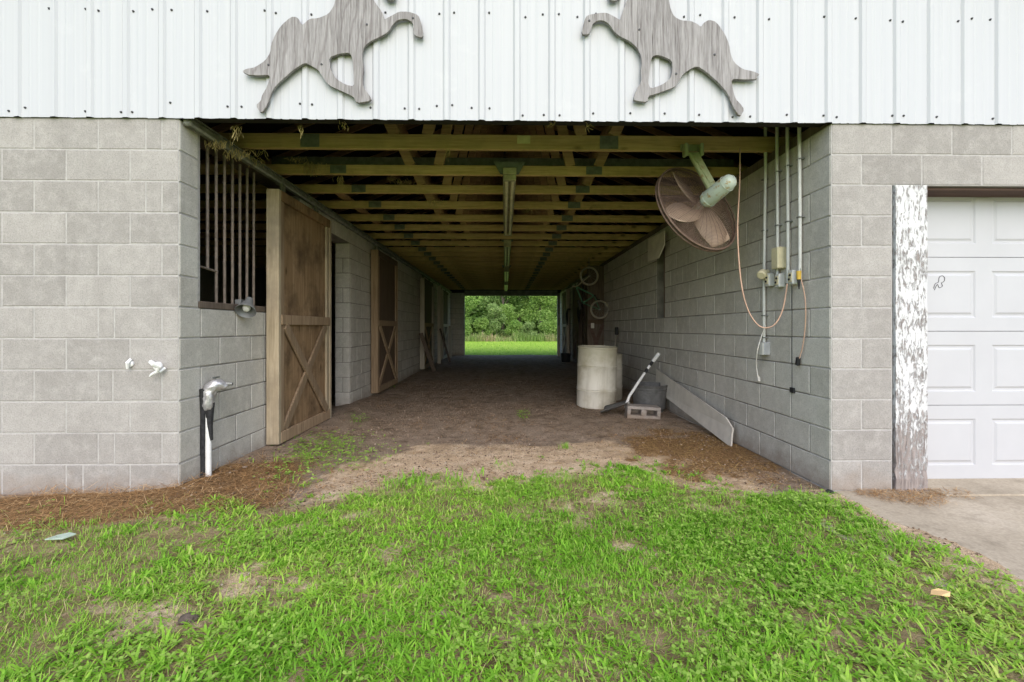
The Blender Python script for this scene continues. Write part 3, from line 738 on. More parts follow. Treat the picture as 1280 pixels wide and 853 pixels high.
for i in range(2, NB):
    c = copy_tree(proto, barn); c.location.y += JS*(i-1) + random.uniform(-.02, .02); c.location.z += random.uniform(-.006, .006); c.rotation_euler.y = random.uniform(-.0015, .0015)
mb = MB(); mb.box(-2.3, 2.3, 4.42, 4.455, 2.69, 2.775); mb.build('brace_board', M['plate'], barn)
mb = MB(); mb.bar((-1.9, 5.0, 2.632), (-1.75, 16.8, 2.632), .03, .09, (0,0,1)); mb.build('brace_board', M['web'], barn)

# sliding door track
mb = MB(); TX, TZ = -2.072, 2.435
mb.box(TX-.03, TX+.03, YF+.015, YE-.05, TZ-.03, TZ+.026, bev=.014)
mb.box(TX-.045, TX+.034, YF+.02, YE-.06, TZ+.0265, TZ+.034)
for y in np.arange(3.2, 17, .9): mb.box(TX-.036, TX+.036, y, y+.05, TZ-.034, TZ+.04, bev=.01)
mb.build('door_track', M['track'], barn, smooth=SM)
def sdoor(y0, y1, mats, X0=-2.085, X1=-1.975, z0=.06, z1=2.30, side=1):
    """stall door running along the track; X1 is the aisle face"""
    sm, pm, bm_ = mats; s = 1 if X1 > X0 else -1
    mb = MB(); mb.box(X0+s*.004, X1-s*.03, y0+.02, y1-.02, z0+.02, z1-.02); d = mb.build('sliding_door', pm, barn)
    for a in (y0, y1-.045):
        mb = MB(); mb.box(X0, X1, a, a+.045, z0, z1, bev=.004); mb.build('stile', sm, d)
    for a in (y0+.046, y1-.046-.07):
        mb = MB(); mb.box(X1-s*.029, X1-s*.008, a, a+.07, z0+.10, z1-.09, bev=.003); mb.build('stile', sm if a > y0+.2 else bm_, d)
    for zc, hh_, ext in ((z0+.05, .10, .002), (1.155, .09, .006), (z1-.045, .09, .002)):
        mb = MB(); mb.box(X1-s*.028, X1+s*ext, y0+.047, y1-.047, zc-hh_/2, zc+hh_/2, bev=.003); mb.build('rail', bm_ if zc < z1-.2 else pm, d)
    za, zb = z0+.11, 1.105
    ya, yb = y0+.13, y1-.13
    mb = MB(); mb.bar((X1-s*.016, ya, za), (X1-s*.016, yb, zb), .085, .022, (0,0,1), bev=.003); mb.build('brace', bm_, d)
    mb = MB(); mb.bar((X1-s*.004, ya, zb), (X1-s*.004, yb, za), .085, .022, (0,0,1), bev=.003); mb.build('brace', bm_, d)
    for a in (y0+.2, y1-.25):
        mb = MB(); mb.box(X0+s*.02, X0+s*.045, a, a+.05, z1-.05, TZ-.0305); mb.build('hanger', M['track'], d)
    return d
DM = (M['stile'], M['ply_door'], M['brace'])
d = sdoor(3.915, 5.10, DM); d['label'] = 'sliding plywood stall door with pale edge, slid open beside the barred window'
mb = MB(); mb.bar((-1.985, 4.05, 2.262), (-1.985, 4.62, 2.262), .05, .02, (0,0,1)); mb.build('cleat', M['galv'], d)
d = sdoor(6.95, 8.25, (M['brace'], M['brown_door'], M['brace'])); d['label'] = 'closed dark brown stall door with X brace'
d = sdoor(10.95, 12.35, (M['pale_wood'], M['old_wood'], M['brace'])); d['label'] = 'weathered stall door with pale stiles deep in the aisle'
d = sdoor(14.3, 15.7, (M['pale_wood'], M['old_wood'], M['pale_wood'])); d['label'] = 'last stall door on the left before the far opening'
for a, b in ((10.3, 11.5), (12.2, 13.4)):
    d = sdoor(a, b, (M['old_wood'], M['brown_door'], M['old_wood']), 2.13, 2.05); d['label'] = 'dark stall door in the right wall deep in the aisle'
d = sdoor(14.6, 15.9, (M['pale_wood'], M['old_wood'], M['pale_wood']), 2.13, 2.05); d['label'] = 'pale framed stall door nearest the far opening on the right'
for x, y, mt in ((-1.99, 13.5, 'pale_wood'), (2.03, 11.85, 'old_wood'), (2.03, 14.2, 'pale_wood'), (2.03, 16.6, 'pale_wood'), (-1.99, 16.2, 'pale_wood')):
    mb = MB(); mb.box(x-.05, x+.05, y, y+.10, -.05, 1.15 if y > 16 else 2.35); mb.build('post', M[mt], barn)
# open brown panel door standing across right side of the aisle
mb = MB(); mb.box(1.80, XR-.004, 9.62, 9.66, .05, 2.43); d = mb.build('panel_door', M['old_wood'], barn)
mb = MB(); mb.bar((1.84, 9.61, .35), (2.13, 9.61, 1.15), .07, .02); mb.build('brace', M['header'], d)
mb = MB(); mb.bar((2.13, 9.605, .35), (1.84, 9.605, 1.15), .07, .02); mb.build('brace', M['header'], d)
mb = MB(); mb.box(1.81, 2.15, 9.605, 9.62, 1.16, 1.25); mb.build('rail', M['brown_door'], d)
mb = MB(); mb.box(1.87, 1.94, 9.59, 9.604, 1.07, 1.18, bev=.004); tag(mb.build('outlet_box', M['whitecord']), 'small white outlet box on the brown panel door', 'outlet')

# window frame and bars in the left wall
mb = MB(); mb.box(XL-.17, XL+.008, 3.092, 4.598, 6*CH+.002, 6*CH+.05, bev=.004); wf = mb.build('window_frame', M['old_wood'], barn)
mb = MB(); mb.box(XL-.16, XL-.02, 3.091, 3.125, 6*CH+.052, WT); mb.build('jamb', M['old_wood'], wf)
for i in range(8):
    y = 3.165+i*.0985; z0 = 1.515 if i < 2 else 6*CH+.045
    mb = MB(); mb.tube([(XL-.05, y, z0), (XL-.05+random.uniform(-.004,.004), y+random.uniform(-.004,.004), WT-.02)], .0105, 8); mb.build('bar', M['rust_bar'], wf, smooth=SM)
mb = MB(); mb.tube([(XL-.05, 3.12, 1.525), (XL-.05, 3.375, 1.505)], .009, 8); mb.build('bar', M['rust_bar'], wf, smooth=SM)

# slot window board
mb = MB()
b0 = P(832, 286, 5.75); q = [P(831.5, 289, 5.72), P(831.5, 306, 5.72), P(824, 323, 5.85), P(810.5, 328, 6.25), P(811.5, 299, 6.25)]
mb.prism(q, 0, (-1,0,0), .012); mb.build('shutter_board', M['panel_grey'], barn)
mb = MB(); mb.box(XR-.008, XR+.099, SLOT[0]+.002, SLOT[0]+.032, SLOT[2]+.002, SLOT[3]-.002); mb.build('window_frame', M['old_wood'], barn)

# garage door
GDY = 3.10
gd = None
mb = MB(); mb.box(GX0+.005, GX1-.005, YF+.03, YF+.19, GZ-.022, GZ-.003, bev=.004); mb.build('door_header', M['header'], barn)
zs = [0.012, .535, 1.06, 1.585, 2.11]
for i in range(4):
    mb = MB(); z0, z1 = zs[i]+.002, zs[i+1]-.002
    x0, x1 = 2.72, 5.58; holes = []; px_ = 2.86
    k = 0
    while px_ + .5 < x1: holes.append((px_, px_+.485, z0+.095, z1-.095)); px_ += .605
    for a, b, c_, d_ in rects(x0, x1, z0, z1, holes):
        mb.add([(a,GDY,c_),(b,GDY,c_),(b,GDY,d_),(a,GDY,d_)], [(0,1,2,3)])
    for (a, b, c_, d_) in holes:
        loops = []
        for ins, dy in ((0, 0), (.010, .007), (.022, .007), (.036, .0)):
            loops.append([(a+ins, GDY+dy, c_+ins), (b-ins, GDY+dy, c_+ins), (b-ins, GDY+dy, d_-ins), (a+ins, GDY+dy, d_-ins)])
        vs = sum(loops, []); fs = []
        for l in range(3):
            for k2 in range(4): fs.append((l*4+k2, l*4+(k2+1) % 4, l*4+4+(k2+1) % 4, l*4+4+k2))
        fs.append((12,13,14,15)); mb.add(vs, fs)
    for zz in (z0, z1): mb.add([(x0,GDY,zz),(x1,GDY,zz),(x1,GDY+.04,zz),(x0,GDY+.04,zz)], [(0,1,2,3)])
    mb.add([(x0,GDY+.04,z0),(x1,GDY+.04,z0),(x1,GDY+.04,z1),(x0,GDY+.04,z1)], [(0,1,2,3)])
    if gd is None: gd = mb.build('garage_door', M['door_white'], barn)
    else: mb.build('panel_section', M['door_white'], gd)
mb = MB(); mb.box(2.72, 5.58, GDY+.005, GDY+.035, -.02, .011); mb.build('rubber_seal', M['black'], gd)
# doodle drawn on the door
dp = [(1166,361),(1168,355),(1172,353),(1173,347),(1177,345),(1180,348),(1179,352),(1176,354),(1177,358),(1173,360),(1171,356),(1169,358),(1167,363)]
mb = MB(); mb.tube(smooth_path([(P(a, b, 3.155).x, GDY-.0015, P(a, b, 3.155).z) for a, b in dp], 4), .0017, 5); mb.build('ink_mark', M['black'], gd)
# peeling post
mb = MB(); N = 40
for i in range(N):
    z0, z1 = -.02+i*2.05/N, -.02+(i+1)*2.05/N
    j = lambda: 0
    w0 = [.004*math.sin(i*1.7)+random.uniform(-.003,.003), 0]
    if i == 0: pw = w0
    rag = lambda k: (.010*max(0, 1-k/7.)+.0025)*(vnoise(k*1.3+5, 2.0, 1.0)*2-1)
    xa0, xa1 = 2.590+rag(i), 2.590+rag(i+1); xb0, xb1 = 2.803-rag(i*1.3), 2.803-rag((i+1)*1.3)
    yf0, yf1 = YF-.012+rag(i*.7)*.7, YF-.012+rag((i+1)*.7)*.7
    mb.add([(xa0,yf0,z0),(xb0,yf0,z0),(xb1,yf1,z1),(xa1,yf1,z1),(xa0,YF+.17,z0),(xb0,YF+.17,z0),(xb1,YF+.17,z1),(xa1,YF+.17,z1)], [(0,1,2,3),(0,3,7,4),(1,5,6,2)], 0)
mb.build('door_post', M['peel'], barn)
mb = MB(); mb.box(GX0+.001, 2.587, YF+.03, YF+.17, 0, GZ-.06); mb.build('door_jamb', M['old_wood'], barn)
# ------------------------------------------------------------------ plywood horses
def cutout(name, outer, hole, org_px, scale, lab, cat, head):
    dep = 2.86
    def W(p):
        px, py = org_px + p[0]/scale, p[1]/scale
        # intersect with plane just in front of the ribs
        d = dep
        for _ in range(6):
            w = P(px, py, d); d += (SY-.034 - w.y)
        return P(px, py, d)
    cu = bpy.data.curves.new(name, 'CURVE'); cu.dimensions = '2D'; cu.fill_mode = 'BOTH'; cu.extrude = .008; cu.bevel_depth = .0015
    pts = [W(p) for p in outer]; c0 = Vector((sum(p.x for p in pts)/len(pts), SY-.031, min(p.z for p in pts)))
    for loop in (outer, hole):
        sp_ = cu.splines.new('POLY'); q = [W(p)-c0 for p in loop]
        # corner-cutting once keeps the sawn outline rounded
        qq = []
        for i in range(len(q)):
            a, b = q[i], q[(i+1) % len(q)]; qq += [a*.8+b*.2, a*.2+b*.8]
        sp_.points.add(len(qq)-1)
        for pnt, v in zip(sp_.points, qq): pnt.co = (v.x, v.z, 0, 1)
        sp_.use_cyclic_u = True
    tmp = bpy.data.objects.new('tmp', cu); me = bpy.data.meshes.new_from_object(tmp); bpy.data.objects.remove(tmp)
    me.transform(Matrix.Rotation(PI/2, 4, 'X')); me.materials.clear(); me.materials.append(M['ply_wavy' if org_px == 280 else 'ply_grey'])
    o = bpy.data.objects.new(name, me); col.objects.link(o); o.location = c0
    tag(o, lab, cat); return o
OL = [(850,0),(905,75),(915,118),(950,100),(1000,72),(1055,72),(1110,90),(1125,130),(1138,200),(1130,220),(1090,205),(1085,180),(1080,130),(1040,110),(990,118),(960,150),(940,185),(890,215),(845,235),(810,260),(792,295),(790,330),(798,400),(792,440),(795,500),(830,545),(843,578),(760,592),(742,555),(690,530),(600,490),(570,450),(540,400),(500,378),(465,360),(400,400),(300,490),(275,525),(250,600),(215,652),(185,605),(215,580),(220,550),(250,500),(270,430),(200,434),(140,430),(107,412),(130,398),(180,390),(240,350),(268,305),(272,260),(295,205),(330,150),(385,102),(420,102),(440,140),(452,148),(490,112),(540,110),(600,85),(630,40),(640,0),(665,-120),(730,-240),(800,-330),(825,-375),(845,-330),(900,-270),(960,-120),(985,-40),(975,2),(940,6),(915,-20),(880,-90),(840,-120),(820,-60)]
HL = [(600,332),(660,310),(722,303),(738,345),(745,430),(746,498),(700,490),(640,455),(610,400)]
OR = [(385,0),(350,95),(345,122),(300,95),(265,78),(220,80),(155,92),(140,120),(122,200),(165,200),(180,160),(185,140),(210,122),(245,118),(280,140),(310,185),(340,210),(400,240),(440,275),(462,320),(468,360),(462,410),(465,470),(440,510),(418,572),(440,580),(498,586),(503,550),(540,542),(640,505),(665,490),(690,440),(720,410),(780,378),(830,410),(900,470),(960,540),(985,610),(1025,670),(1050,630),(1030,600),(1000,570),(985,520),(975,452),(1050,457),(1125,455),(1120,440),(1138,428),(1100,412),(1040,400),(990,360),(970,310),(965,265),(940,200),(890,130),(850,118),(820,135),(803,160),(780,140),(745,125),(690,122),(650,100),(630,60),(618,0),(595,-120),(530,-240),(460,-330),(435,-375),(415,-330),(360,-270),(300,-120),(275,-40),(285,4),(320,10),(345,-20),(380,-90),(420,-120),(415,-50)]
HR = [(522,325),(560,315),(640,348),(643,400),(630,455),(580,490),(515,512),(500,475),(512,390)]
h1 = cutout('horse_cutout', OL, HL, 280, 4.571, 'weathered grey plywood horse facing right, left of the pair on the white siding', 'horse cutout', None)
h2 = cutout('horse_cutout', OR, HR, 700, 4.571, 'weathered grey plywood horse facing left, above the hanging fan', 'horse cutout', None)
for h, pts in ((h1, [(816,140),(258,376),(558,370),(1078,100)]), (h2, [(462,152),(172,104),(900,292),(676,405)])):
    ox = 280 if h is h1 else 700
    mb = MB()
    for p in pts:
        w = P(ox+p[0]/4.571, p[1]/4.571, 2.84); mb.lathe([(.007, 0), (.007, .003), (.003, .004)], (w.x, SY-.0406, w.z), (0,-1,0), 8)
    s_ = mb.build('screw', M['screw'], h)

# ------------------------------------------------------------------ things at the left corner
def broken_bracket(px, py, s, lab, big):
    c = P(px, py, 2.86); c.y = YF-.004; mb = MB()
    mb.lathe([(.028*s, 0), (.028*s, .012*s), (.02*s, .018*s)], (c.x, c.y, c.z), (0,-1,0), 14)
    if big:
        mb.tube([c+Vector((-.045,-.012,.022)), c+Vector((-.01,-.05,.03)), c+Vector((.03,-.075,.016)), c+Vector((.05,-.05,.0))], [.009,.013,.016,.012], 8)
        mb.tube([c+Vector((.042,-.055,.008)), c+Vector((.03,-.05,-.03)), c+Vector((-.01,-.045,-.05)), c+Vector((-.022,-.04,-.062))], [.013,.011,.008,.007], 8)
        mb.tube([c+Vector((.048,-.01,-.012)), c+Vector((.035,-.04,-.035))], [.01,.008], 8)
    else:
        mb.tube([c+Vector((.006,-.01,.03)), c+Vector((.0,-.028,.008)), c+Vector((-.008,-.018,-.03))], [.008,.012,.008], 8)
    tag(mb.build('wall_bracket', M['white_pvc'], smooth=SM), lab, 'bracket')
broken_bracket(197, 458, 1.0, 'broken white plastic bracket near the left corner of the block wall', True)
broken_bracket(163, 455, .7, 'small white broken stub fixed on the block wall', False)

sp_ = empty('standpipe', (XL+.05, 3.12, 0)); tag(sp_, 'white water standpipe wrapped in silver tape and black foam against left wall', 'standpipe')
x0, y0 = XL+.045, 3.13
mb = MB(); mb.tube([(x0, y0, -.03), (x0, y0, .62)], .0195, 12); mb.build('pipe', M['white_pvc'], sp_, smooth=SM)
mb = MB(); mb.tube([(x0-.027, y0-.012, -.03), (x0-.028, y0-.014, .25), (x0-.026, y0-.012, .48), (x0-.02, y0-.02, .66)], [.017,.016,.019,.026], 10)
mb.tube([(x0+.012, y0+.005, .30), (x0+.008, y0, .40), (x0+.01, y0+.002, .56)], [.016, .02, .03], 8); mb.build('foam_sleeve', M['foam'], sp_, smooth=SM)
mb = MB(); mb.tube([(x0, y0-.005, .50), (x0+.004, y0-.01, .56), (x0, y0, .62), (x0+.01, y0+.01, .668), (x0+.045, y0+.03, .69), (x0+.075, y0+.05, .675), (x0+.085, y0+.06, .655)], [.030,.036,.044,.05,.046,.036,.028], 12)
o = mb.build('tape_wrap', M['tape'], sp_, smooth=SM)
dm = o.modifiers.new('d', 'SUBSURF'); dm.levels = dm.render_levels = 2
tx = bpy.data.textures.new('crumple', 'CLOUDS'); tx.noise_scale = .03
dm = o.modifiers.new('c', 'DISPLACE'); dm.texture = tx; dm.strength = .018; dm.texture_coords = 'GLOBAL'
mb = MB(); mb.tube([(x0+.03, y0+.03, .70), (x0+.03, y0+.03, .735)], .006, 8); mb.tube([(x0+.03, y0-.01, .735), (x0+.03, y0+.07, .735)], .006, 8); mb.tube([(x0+.07, y0+.05, .69), (x0+.13, y0+.06, .685)], .012, 8); mb.build('tap', M['galv'], sp_, smooth=SM)

fl = empty('flood_light', P(310, 396, 3.5)); tag(fl, 'old grey floodlight head hanging on the barred window sill', 'floodlight')
c = P(309, 383, 3.50); ax = (P(302, 403, 3.38)-c).normalized()
mb = MB(); mb.lathe([(.014,-.085), (.026,-.08), (.03,-.05), (.036,-.03), (.075,.055), (.072,.058), (.034,-.02)], c, ax, 20); mb.build('lamp_shade', M['grey_metal'], fl, smooth=SM)
mb = MB(); mb.lathe([(.02,-.01),(.03,.02),(.022,.04),(.001,.046)], c, ax, 16); mb.build('lens', M['white_pvc'], fl, smooth=SM)
mb = MB(); mb.tube([c+Vector((-.01,.02,.0)), c+Vector((-.05,.06,.03)), c+Vector((-.09,.05,.0))], .012, 8); mb.box(XL-.03, XL+.016, c.y+.02, c.y+.12, 6*CH+.052, 6*CH+.09, bev=.004); mb.build('bracket', M['grey_metal'], fl, smooth=SM)

# ------------------------------------------------------------------ ceiling lights
def fixture(y0):
    f = empty('strip_light', (.045, y0+1.25, 2.40))
    mb = MB(); mb.box(-.015, .105, y0, y0+2.44, 2.452, 2.512, bev=.006); mb.build('housing', M['fixture'], f)
    for s in (-.028, .028):
        mb = MB(); mb.tube([(.045+s, y0+.05, 2.425), (.045+s, y0+2.39, 2.425)], .0165, 10); mb.build('tube', M['tube_glass'], f, smooth=SM)
    for a in (y0+.012, y0+2.39):
        mb = MB(); mb.box(-.012, .102, a, a+.038, 2.400, 2.4515, bev=.004); mb.build('lamp_holder', M['fixture'], f)
    mb = MB(); z = 2.513; mb.prism([(-.10, JY0+JS-.03, z+.115), (.19, JY0+JS-.03, z+.115), (.13, JY0+JS-.03, z+.002), (-.04, JY0+JS-.03, z+.002)], 0, (0,1,0), .02); m_ = mb.build('mount_plate', M['mount_green'], f); m_.location.y += y0-3.95
    return f
fx = fixture(3.95)
labs = ['unlit double tube strip light nearest the front of the aisle ceiling', 'second unlit strip light along the aisle ceiling from the front', 'third unlit strip light along the aisle ceiling from the front', 'farthest unlit strip light on the aisle ceiling by the far opening']
for i in range(4):
    o = fx if i == 0 else copy_tree(fx)
    o.location.y += 3.25*i; tag(o, labs[i], 'strip light', 'unlit strip lights down the aisle ceiling')

# ------------------------------------------------------------------ fan
fc = P(871, 261, 3.56); v = (fc-Vector((0,0,CZ))).normalized()
rt = v.cross(Vector((0,0,1))).normalized(); up_ = rt.cross(v)
axf = (v*.52 + (rt*-.79 + up_*-.61)*.854).normalized()
fan = empty('barn_fan', fc); tag(fan, 'rusty round barn fan with pale green motor hanging from the front joist', 'fan')
fu = axf.orthogonal().normalized(); fv = axf.cross(fu); FR = .385
def circ(r, h, n=48): return [fc + axf*h + (fu*math.cos(2*PI*k/n)+fv*math.sin(2*PI*k/n))*r for k in range(n)]
mb = MB()
for sgn, dp_ in ((-1, .085), (1, .075)):
    for i in range(34):
        r = .06+(FR-.06)*i/33; h = sgn*dp_*(1-(r/FR)**3)
        mb.tube(circ(r, h), .0016, 4, closed=True)
    for k in range(30):
        a = 2*PI*k/30; d = fu*math.cos(a)+fv*math.sin(a)
        mb.tube([fc+d*r_+axf*sgn*dp_*(1-(r_/FR)**3) for r_ in (.05, .2, .3, .36, FR)], .0014, 4)
mb.build('guard', M['fan_rust'], fan)
mb = MB(); mb.tube(circ(FR+.002, .014), .008, 8, closed=True); mb.tube(circ(FR+.002, -.014), .008, 8, closed=True); mb.build('rim', M['fan_rust'], fan, smooth=True)
for k in range(4):
    a = 2*PI*k/4+.35; mb = MB(); vs = []; fs = []
    for i in range(8):
        r = .05+.30*i/7; wd = (.08+.15*math.sin(PI*min(1, i/7*.72+.14)))
        for s in (-1, 0, 1):
            aa = a + s*wd/max(r, .1)*.5; vs.append(fc + (fu*math.cos(aa)+fv*math.sin(aa))*r + axf*(s*.035-.01+.012*(s == 0)))
        if i: b = (i-1)*3; fs += [(b,b+1,b+4,b+3),(b+1,b+2,b+5,b+4)]
    mb.add(vs, fs); o = mb.build('blade', M['fan_blade'], fan, smooth=True); o.modifiers.new('t', 'SOLIDIFY').thickness = .003
mb = MB(); mb.lathe([(.001,-.37),(.03,-.366),(.05,-.35),(.062,-.31),(.066,-.12),(.062,-.10),(.045,-.095),(.03,-.04),(.03,.02),(.001,.02)], fc, axf, 24); mb.tube(circ(.0655, -.125, 28), .003, 6, closed=True); mb.tube(circ(.063, -.305, 28), .002, 6, closed=True); mb.build('motor', M['fan_motor'], fan, smooth=SM)
bk = P(866, 190, 3.53); mt = fc - axf*.17 + Vector((0,0,.045))
mb = MB(); mb.bar(bk+Vector((0,-.01,-.02)), mt, .078, .035, (1,0,0), bev=.008); d_ = (mt-bk).normalized()
mb.bar(bk+Vector((.0,-.028,-.03)), bk+(mt-bk)*.85+Vector((0,-.022,0)), .03, .012, (1,0,0), bev=.003); mb.build('arm', M['fan_arm'], fan)
mb = MB()
for s in (-1, 1): mb.obox(bk+Vector((s*.062,-.005,.01)), (1,0,0), (0,1,0), (0,0,1), .014, .03, .05, bev=.008)
mb.tube([bk+Vector((-.075,-.005,-.02)), bk+Vector((.075,-.005,-.02))], .014, 10); mb.box(bk.x-.08, bk.x+.08, JY0-.012, JY0-.002, JZ-.01, JZ+.045, bev=.003); mb.build('yoke', M['fan_arm'], fan)

# ------------------------------------------------------------------ electrics on the right wall
def rw(px, py, off=.03):
    d = F*(XR-off)/(px-(640-F*math.tan(TH))); p = P(px, py, d); 
    for _ in range(4): d *= (XR-off)/P(px, py, d).x
    return P(px, py, d)
cd = [(955, 338, 'leftmost of the four grey conduits, the one running down to the lower box', 430), (972, 310, 'grey conduit entering the cream cover on the right wall', 312), (985, 340, 'grey conduit between the cream cover and the corner conduit', 338), (1000, 340, 'grey conduit nearest the right front corner of the aisle', 336)]
for i, (px, py, lab, yb) in enumerate(cd):
    b = rw(px, yb); a = rw(px, py); mb = MB()
    lean = -.03 if i == 0 else 0
    mb.tube([b, Vector((b.x, b.y, 1.42)), Vector((b.x, b.y+lean*.3, 1.9)), Vector((b.x-.005, b.y+lean, 2.42)), Vector((b.x-.005, b.y+lean, 2.75))], .0125, 10)
    o = mb.build('conduit', M['conduit'], smooth=SM); tag(o, lab, 'conduit', 'conduits on the right aisle wall')
    for zc in (1.88, 2.3) + ((1.18, 1.0) if i == 0 else ()):
        mb = MB(); mb.box(XR-.045, XR-.004, b.y-.018, b.y+.018, zc, zc+.008); mb.build('strap', M['galv'], o)
def wbox(px, py, w, h, d, mat, name, lab, cat, extra=None, mats2=None):
    c = rw(px, py, d/2+.003); mb = MB(); mb.obox(c, (1,0,0), (0,1,0), (0,0,1), d/2, w/2, h/2, bev=.006)
    o = mb.build(name, M[mat]); tag(o, lab, cat); return o, c
wbox(973.5, 323, .085, .165, .07, 'cream', 'junction_box', 'tall cream plastic junction cover on the right wall', 'junction box')
for px, py, lab in ((962.5, 350, 'open switch box left of two others under the cream cover'), (975, 351, 'middle switch box directly under the cream cover'), (992, 347, 'switch box with yellow plug beside it under the corner conduit')):
    o, c = wbox(px, py, .055, .105, .05, 'conduit', 'switch_box', lab, 'switch box'); o['group'] = 'switch boxes on the right wall'
    mb = MB(); mb.obox(c+Vector((-.027,0,0)), (1,0,0), (0,1,0), (0,0,1), .003, .02, .034, bev=.002); mb.build('outlet', M['cream'], o)
    mb = MB(); mb.tube([c+Vector((-.03,-.008,.015)), c+Vector((-.038,-.008,.018))], .008, 8); mb.tube([c+Vector((-.03,.004,-.014)), c+Vector((-.036,.004,-.014))], .009, 8); mb.build('socket', M['black'], o)
c = rw(956, 343, .05); mb = MB(); mb.lathe([(.03,-.03),(.038,-.02),(.038,.02),(.028,.03)], c+Vector((-.02,0,0)), (-.7,-.5,-.5), 16); mb.lathe([(.02,.0),(.02,.055)], c+Vector((-.02,0,0)), (.9,.1,.4), 12)
tag(mb.build('socket_cap', M['cream'], smooth=SM), 'round cream socket cap left of the switch boxes', 'socket cap')
o, c = wbox(956, 436, .075, .105, .055, 'boxgrey', 'outlet_box', 'grey weatherproof outlet box low on the right wall', 'outlet box')
mb = MB(); mb.obox(c+Vector((-.034,.0,0)), (1,0,0), (0,1,0), (0,0,1), .005, .036, .05, bev=.003); mb.build('lid', M['conduit'], o)
c = rw(998.5, 346, .07); mb = MB(); mb.tube([c+Vector((0,0,.04)), c+Vector((0,0,-.02))], [.017,.015], 10); pl = mb.build('plug', M['yellow'], smooth=SM); tag(pl, 'yellow plug hanging below the corner conduit', 'plug')
mb = MB(); mb.tube([c+Vector((0,0,-.021)), c+Vector((0,0,-.045)), c+Vector((.002,0,-.09))], [.012,.009,.003], 8); mb.build('tip', M['black'], pl, smooth=SM)
cp = [P(925, 186, 3.54), P(924.5, 230, 3.5), P(922, 290, 3.47), P(926, 350, 3.45), P(934, 385, 3.44), P(946, 405, 3.40), P(958, 410, 3.36), P(970, 404, 3.32), P(979, 385, 3.30), P(984, 355, rw(984, 355, .05).y)]
mb = MB(); mb.tube(smooth_path(cp), .0052, 8); tag(mb.build('power_cord', M['cord'], smooth=True), 'long pinkish orange cord looping from the joist to the switch boxes', 'cord')
cp = [rw(1000, 345, .06), rw(1006, 370, .04), rw(1007, 400, .03), rw(1004, 430, .025), rw(999, 449, .03)]
mb = MB(); mb.tube(smooth_path(cp), .004, 8); pc = mb.build('power_cord', M['cord'], smooth=True); tag(pc, 'short pink cord with black plug dangling beside the corner', 'cord')
c = rw(998, 452, .03); mb = MB(); mb.bar(c+Vector((0,0,.03)), c+Vector((0,.012,-.03)), .03, .025, (0,1,0), bev=.006); mb.build('plug', M['black'], pc)
cp = [rw(957, 407, .05), rw(952, 420, .06), rw(946.5, 440, .09), rw(945.5, 458, .06), rw(948, 473, .05)]
mb = MB(); mb.tube(smooth_path(cp), .0045, 8); pc = mb.build('power_cord', M['whitecord'], smooth=True); tag(pc, 'white cord end hanging past the grey outlet box', 'cord')
c = rw(948, 474, .05); mb = MB(); mb.bar(c+Vector((0,0,.02)), c+Vector((0,-.01,-.02)), .02, .018, (0,1,0), bev=.004); mb.build('plug', M['whitecord'], pc)
mb = MB(); mb.tube([rw(990, 358, .008), rw(990, 420, .006), rw(990, 487, .006)], .0018, 6); tag(mb.build('thin_wire', M['black']), 'thin dark wire running straight down the right wall', 'wire')
c = rw(990.5, 488, .01); mb = MB(); mb.obox(c, (1,0,0), (0,1,0), (0,0,1), .008, .025, .02, bev=.005); tag(mb.build('wire_clip', M['black']), 'small dark clip at the lower end of the thin wire', 'clip')

# ------------------------------------------------------------------ things on the aisle floor
def barrel(c, r, h, lab, grp='white barrels on the aisle floor'):
    mb = MB(); pr = [(0, 0), (r*.90, 0), (r*.97, .012), (r*.985, .05)]
    for zc in (.30, .68):
        pr += [(r*.985, h*(zc-.025)), (r*1.012, h*(zc-.012)), (r*.975, h*zc), (r*1.012, h*(zc+.012)), (r*.985, h*(zc+.025))]
    pr += [(r*.98, h*.90), (r*.965, h*.965), (r*1.0, h*.972), (r*1.0, h*.995), (r*.95, h), (r*.94, h*.975), (0, h*.972)]
    mb.lathe(pr, c, n=40); o = mb.build('barrel', M['barrel'], smooth=SM); tag(o, lab, 'barrel', grp); return o
b1 = G(744, 509.5); b1.y += .27
o = barrel((1.275, 6.18, -.015), .275, .84, 'large dirty white plastic barrel in front of a smaller one'); o.rotation_euler = (.015, .025, 0)
mb = MB(); mb.lathe([(.03,0),(.03,.018),(.02,.02)], (1.38, 6.05, .80), n=12); bg = mb.build('bung', M['barrel'], o)
barrel((1.585, 6.78, -.015), .215, .70, 'narrower white barrel half hidden behind the large one')

# shovel
sh = empty('scoop_shovel', (1.5, 5.7, 0)); tag(sh, 'scoop shovel with taped white handle leaning on the right wall', 'shovel')
a = P(786, 503, 5.55); tcp = P(822, 445, 5.72)
pts = [P(783, 510, 5.5), P(786, 497, 5.56), P(791, 489, 5.58), P(800, 475, 5.62), P(811, 459, 5.66), P(823, 443, 5.7)]
mb = MB(); mb.tube(smooth_path(pts, 4), [.026 if i < 3 else .017 for i in range(len(smooth_path(pts, 4)))], 10); hd = mb.build('handle', M['white_pvc'], sh, smooth=True)
mb = MB(); d_ = (pts[-1]-pts[-2]).normalized(); mb.tube([pts[-1]-d_*.13, pts[-1]-d_*.11, pts[-1]+d_*.01], [.018,.024,.025], 10); mb.build('grip', M['white_pvc'], hd, smooth=SM)
mb = MB(); mb.tube([pts[3]+(pts[4]-pts[3])*.55, pts[3]+(pts[4]-pts[3])*.85], .0185, 10); mb.tube([pts[4]+(pts[5]-pts[4])*.1, pts[4]+(pts[5]-pts[4])*.42], .0185, 10); mb.build('tape', M['black'], hd, smooth=SM)
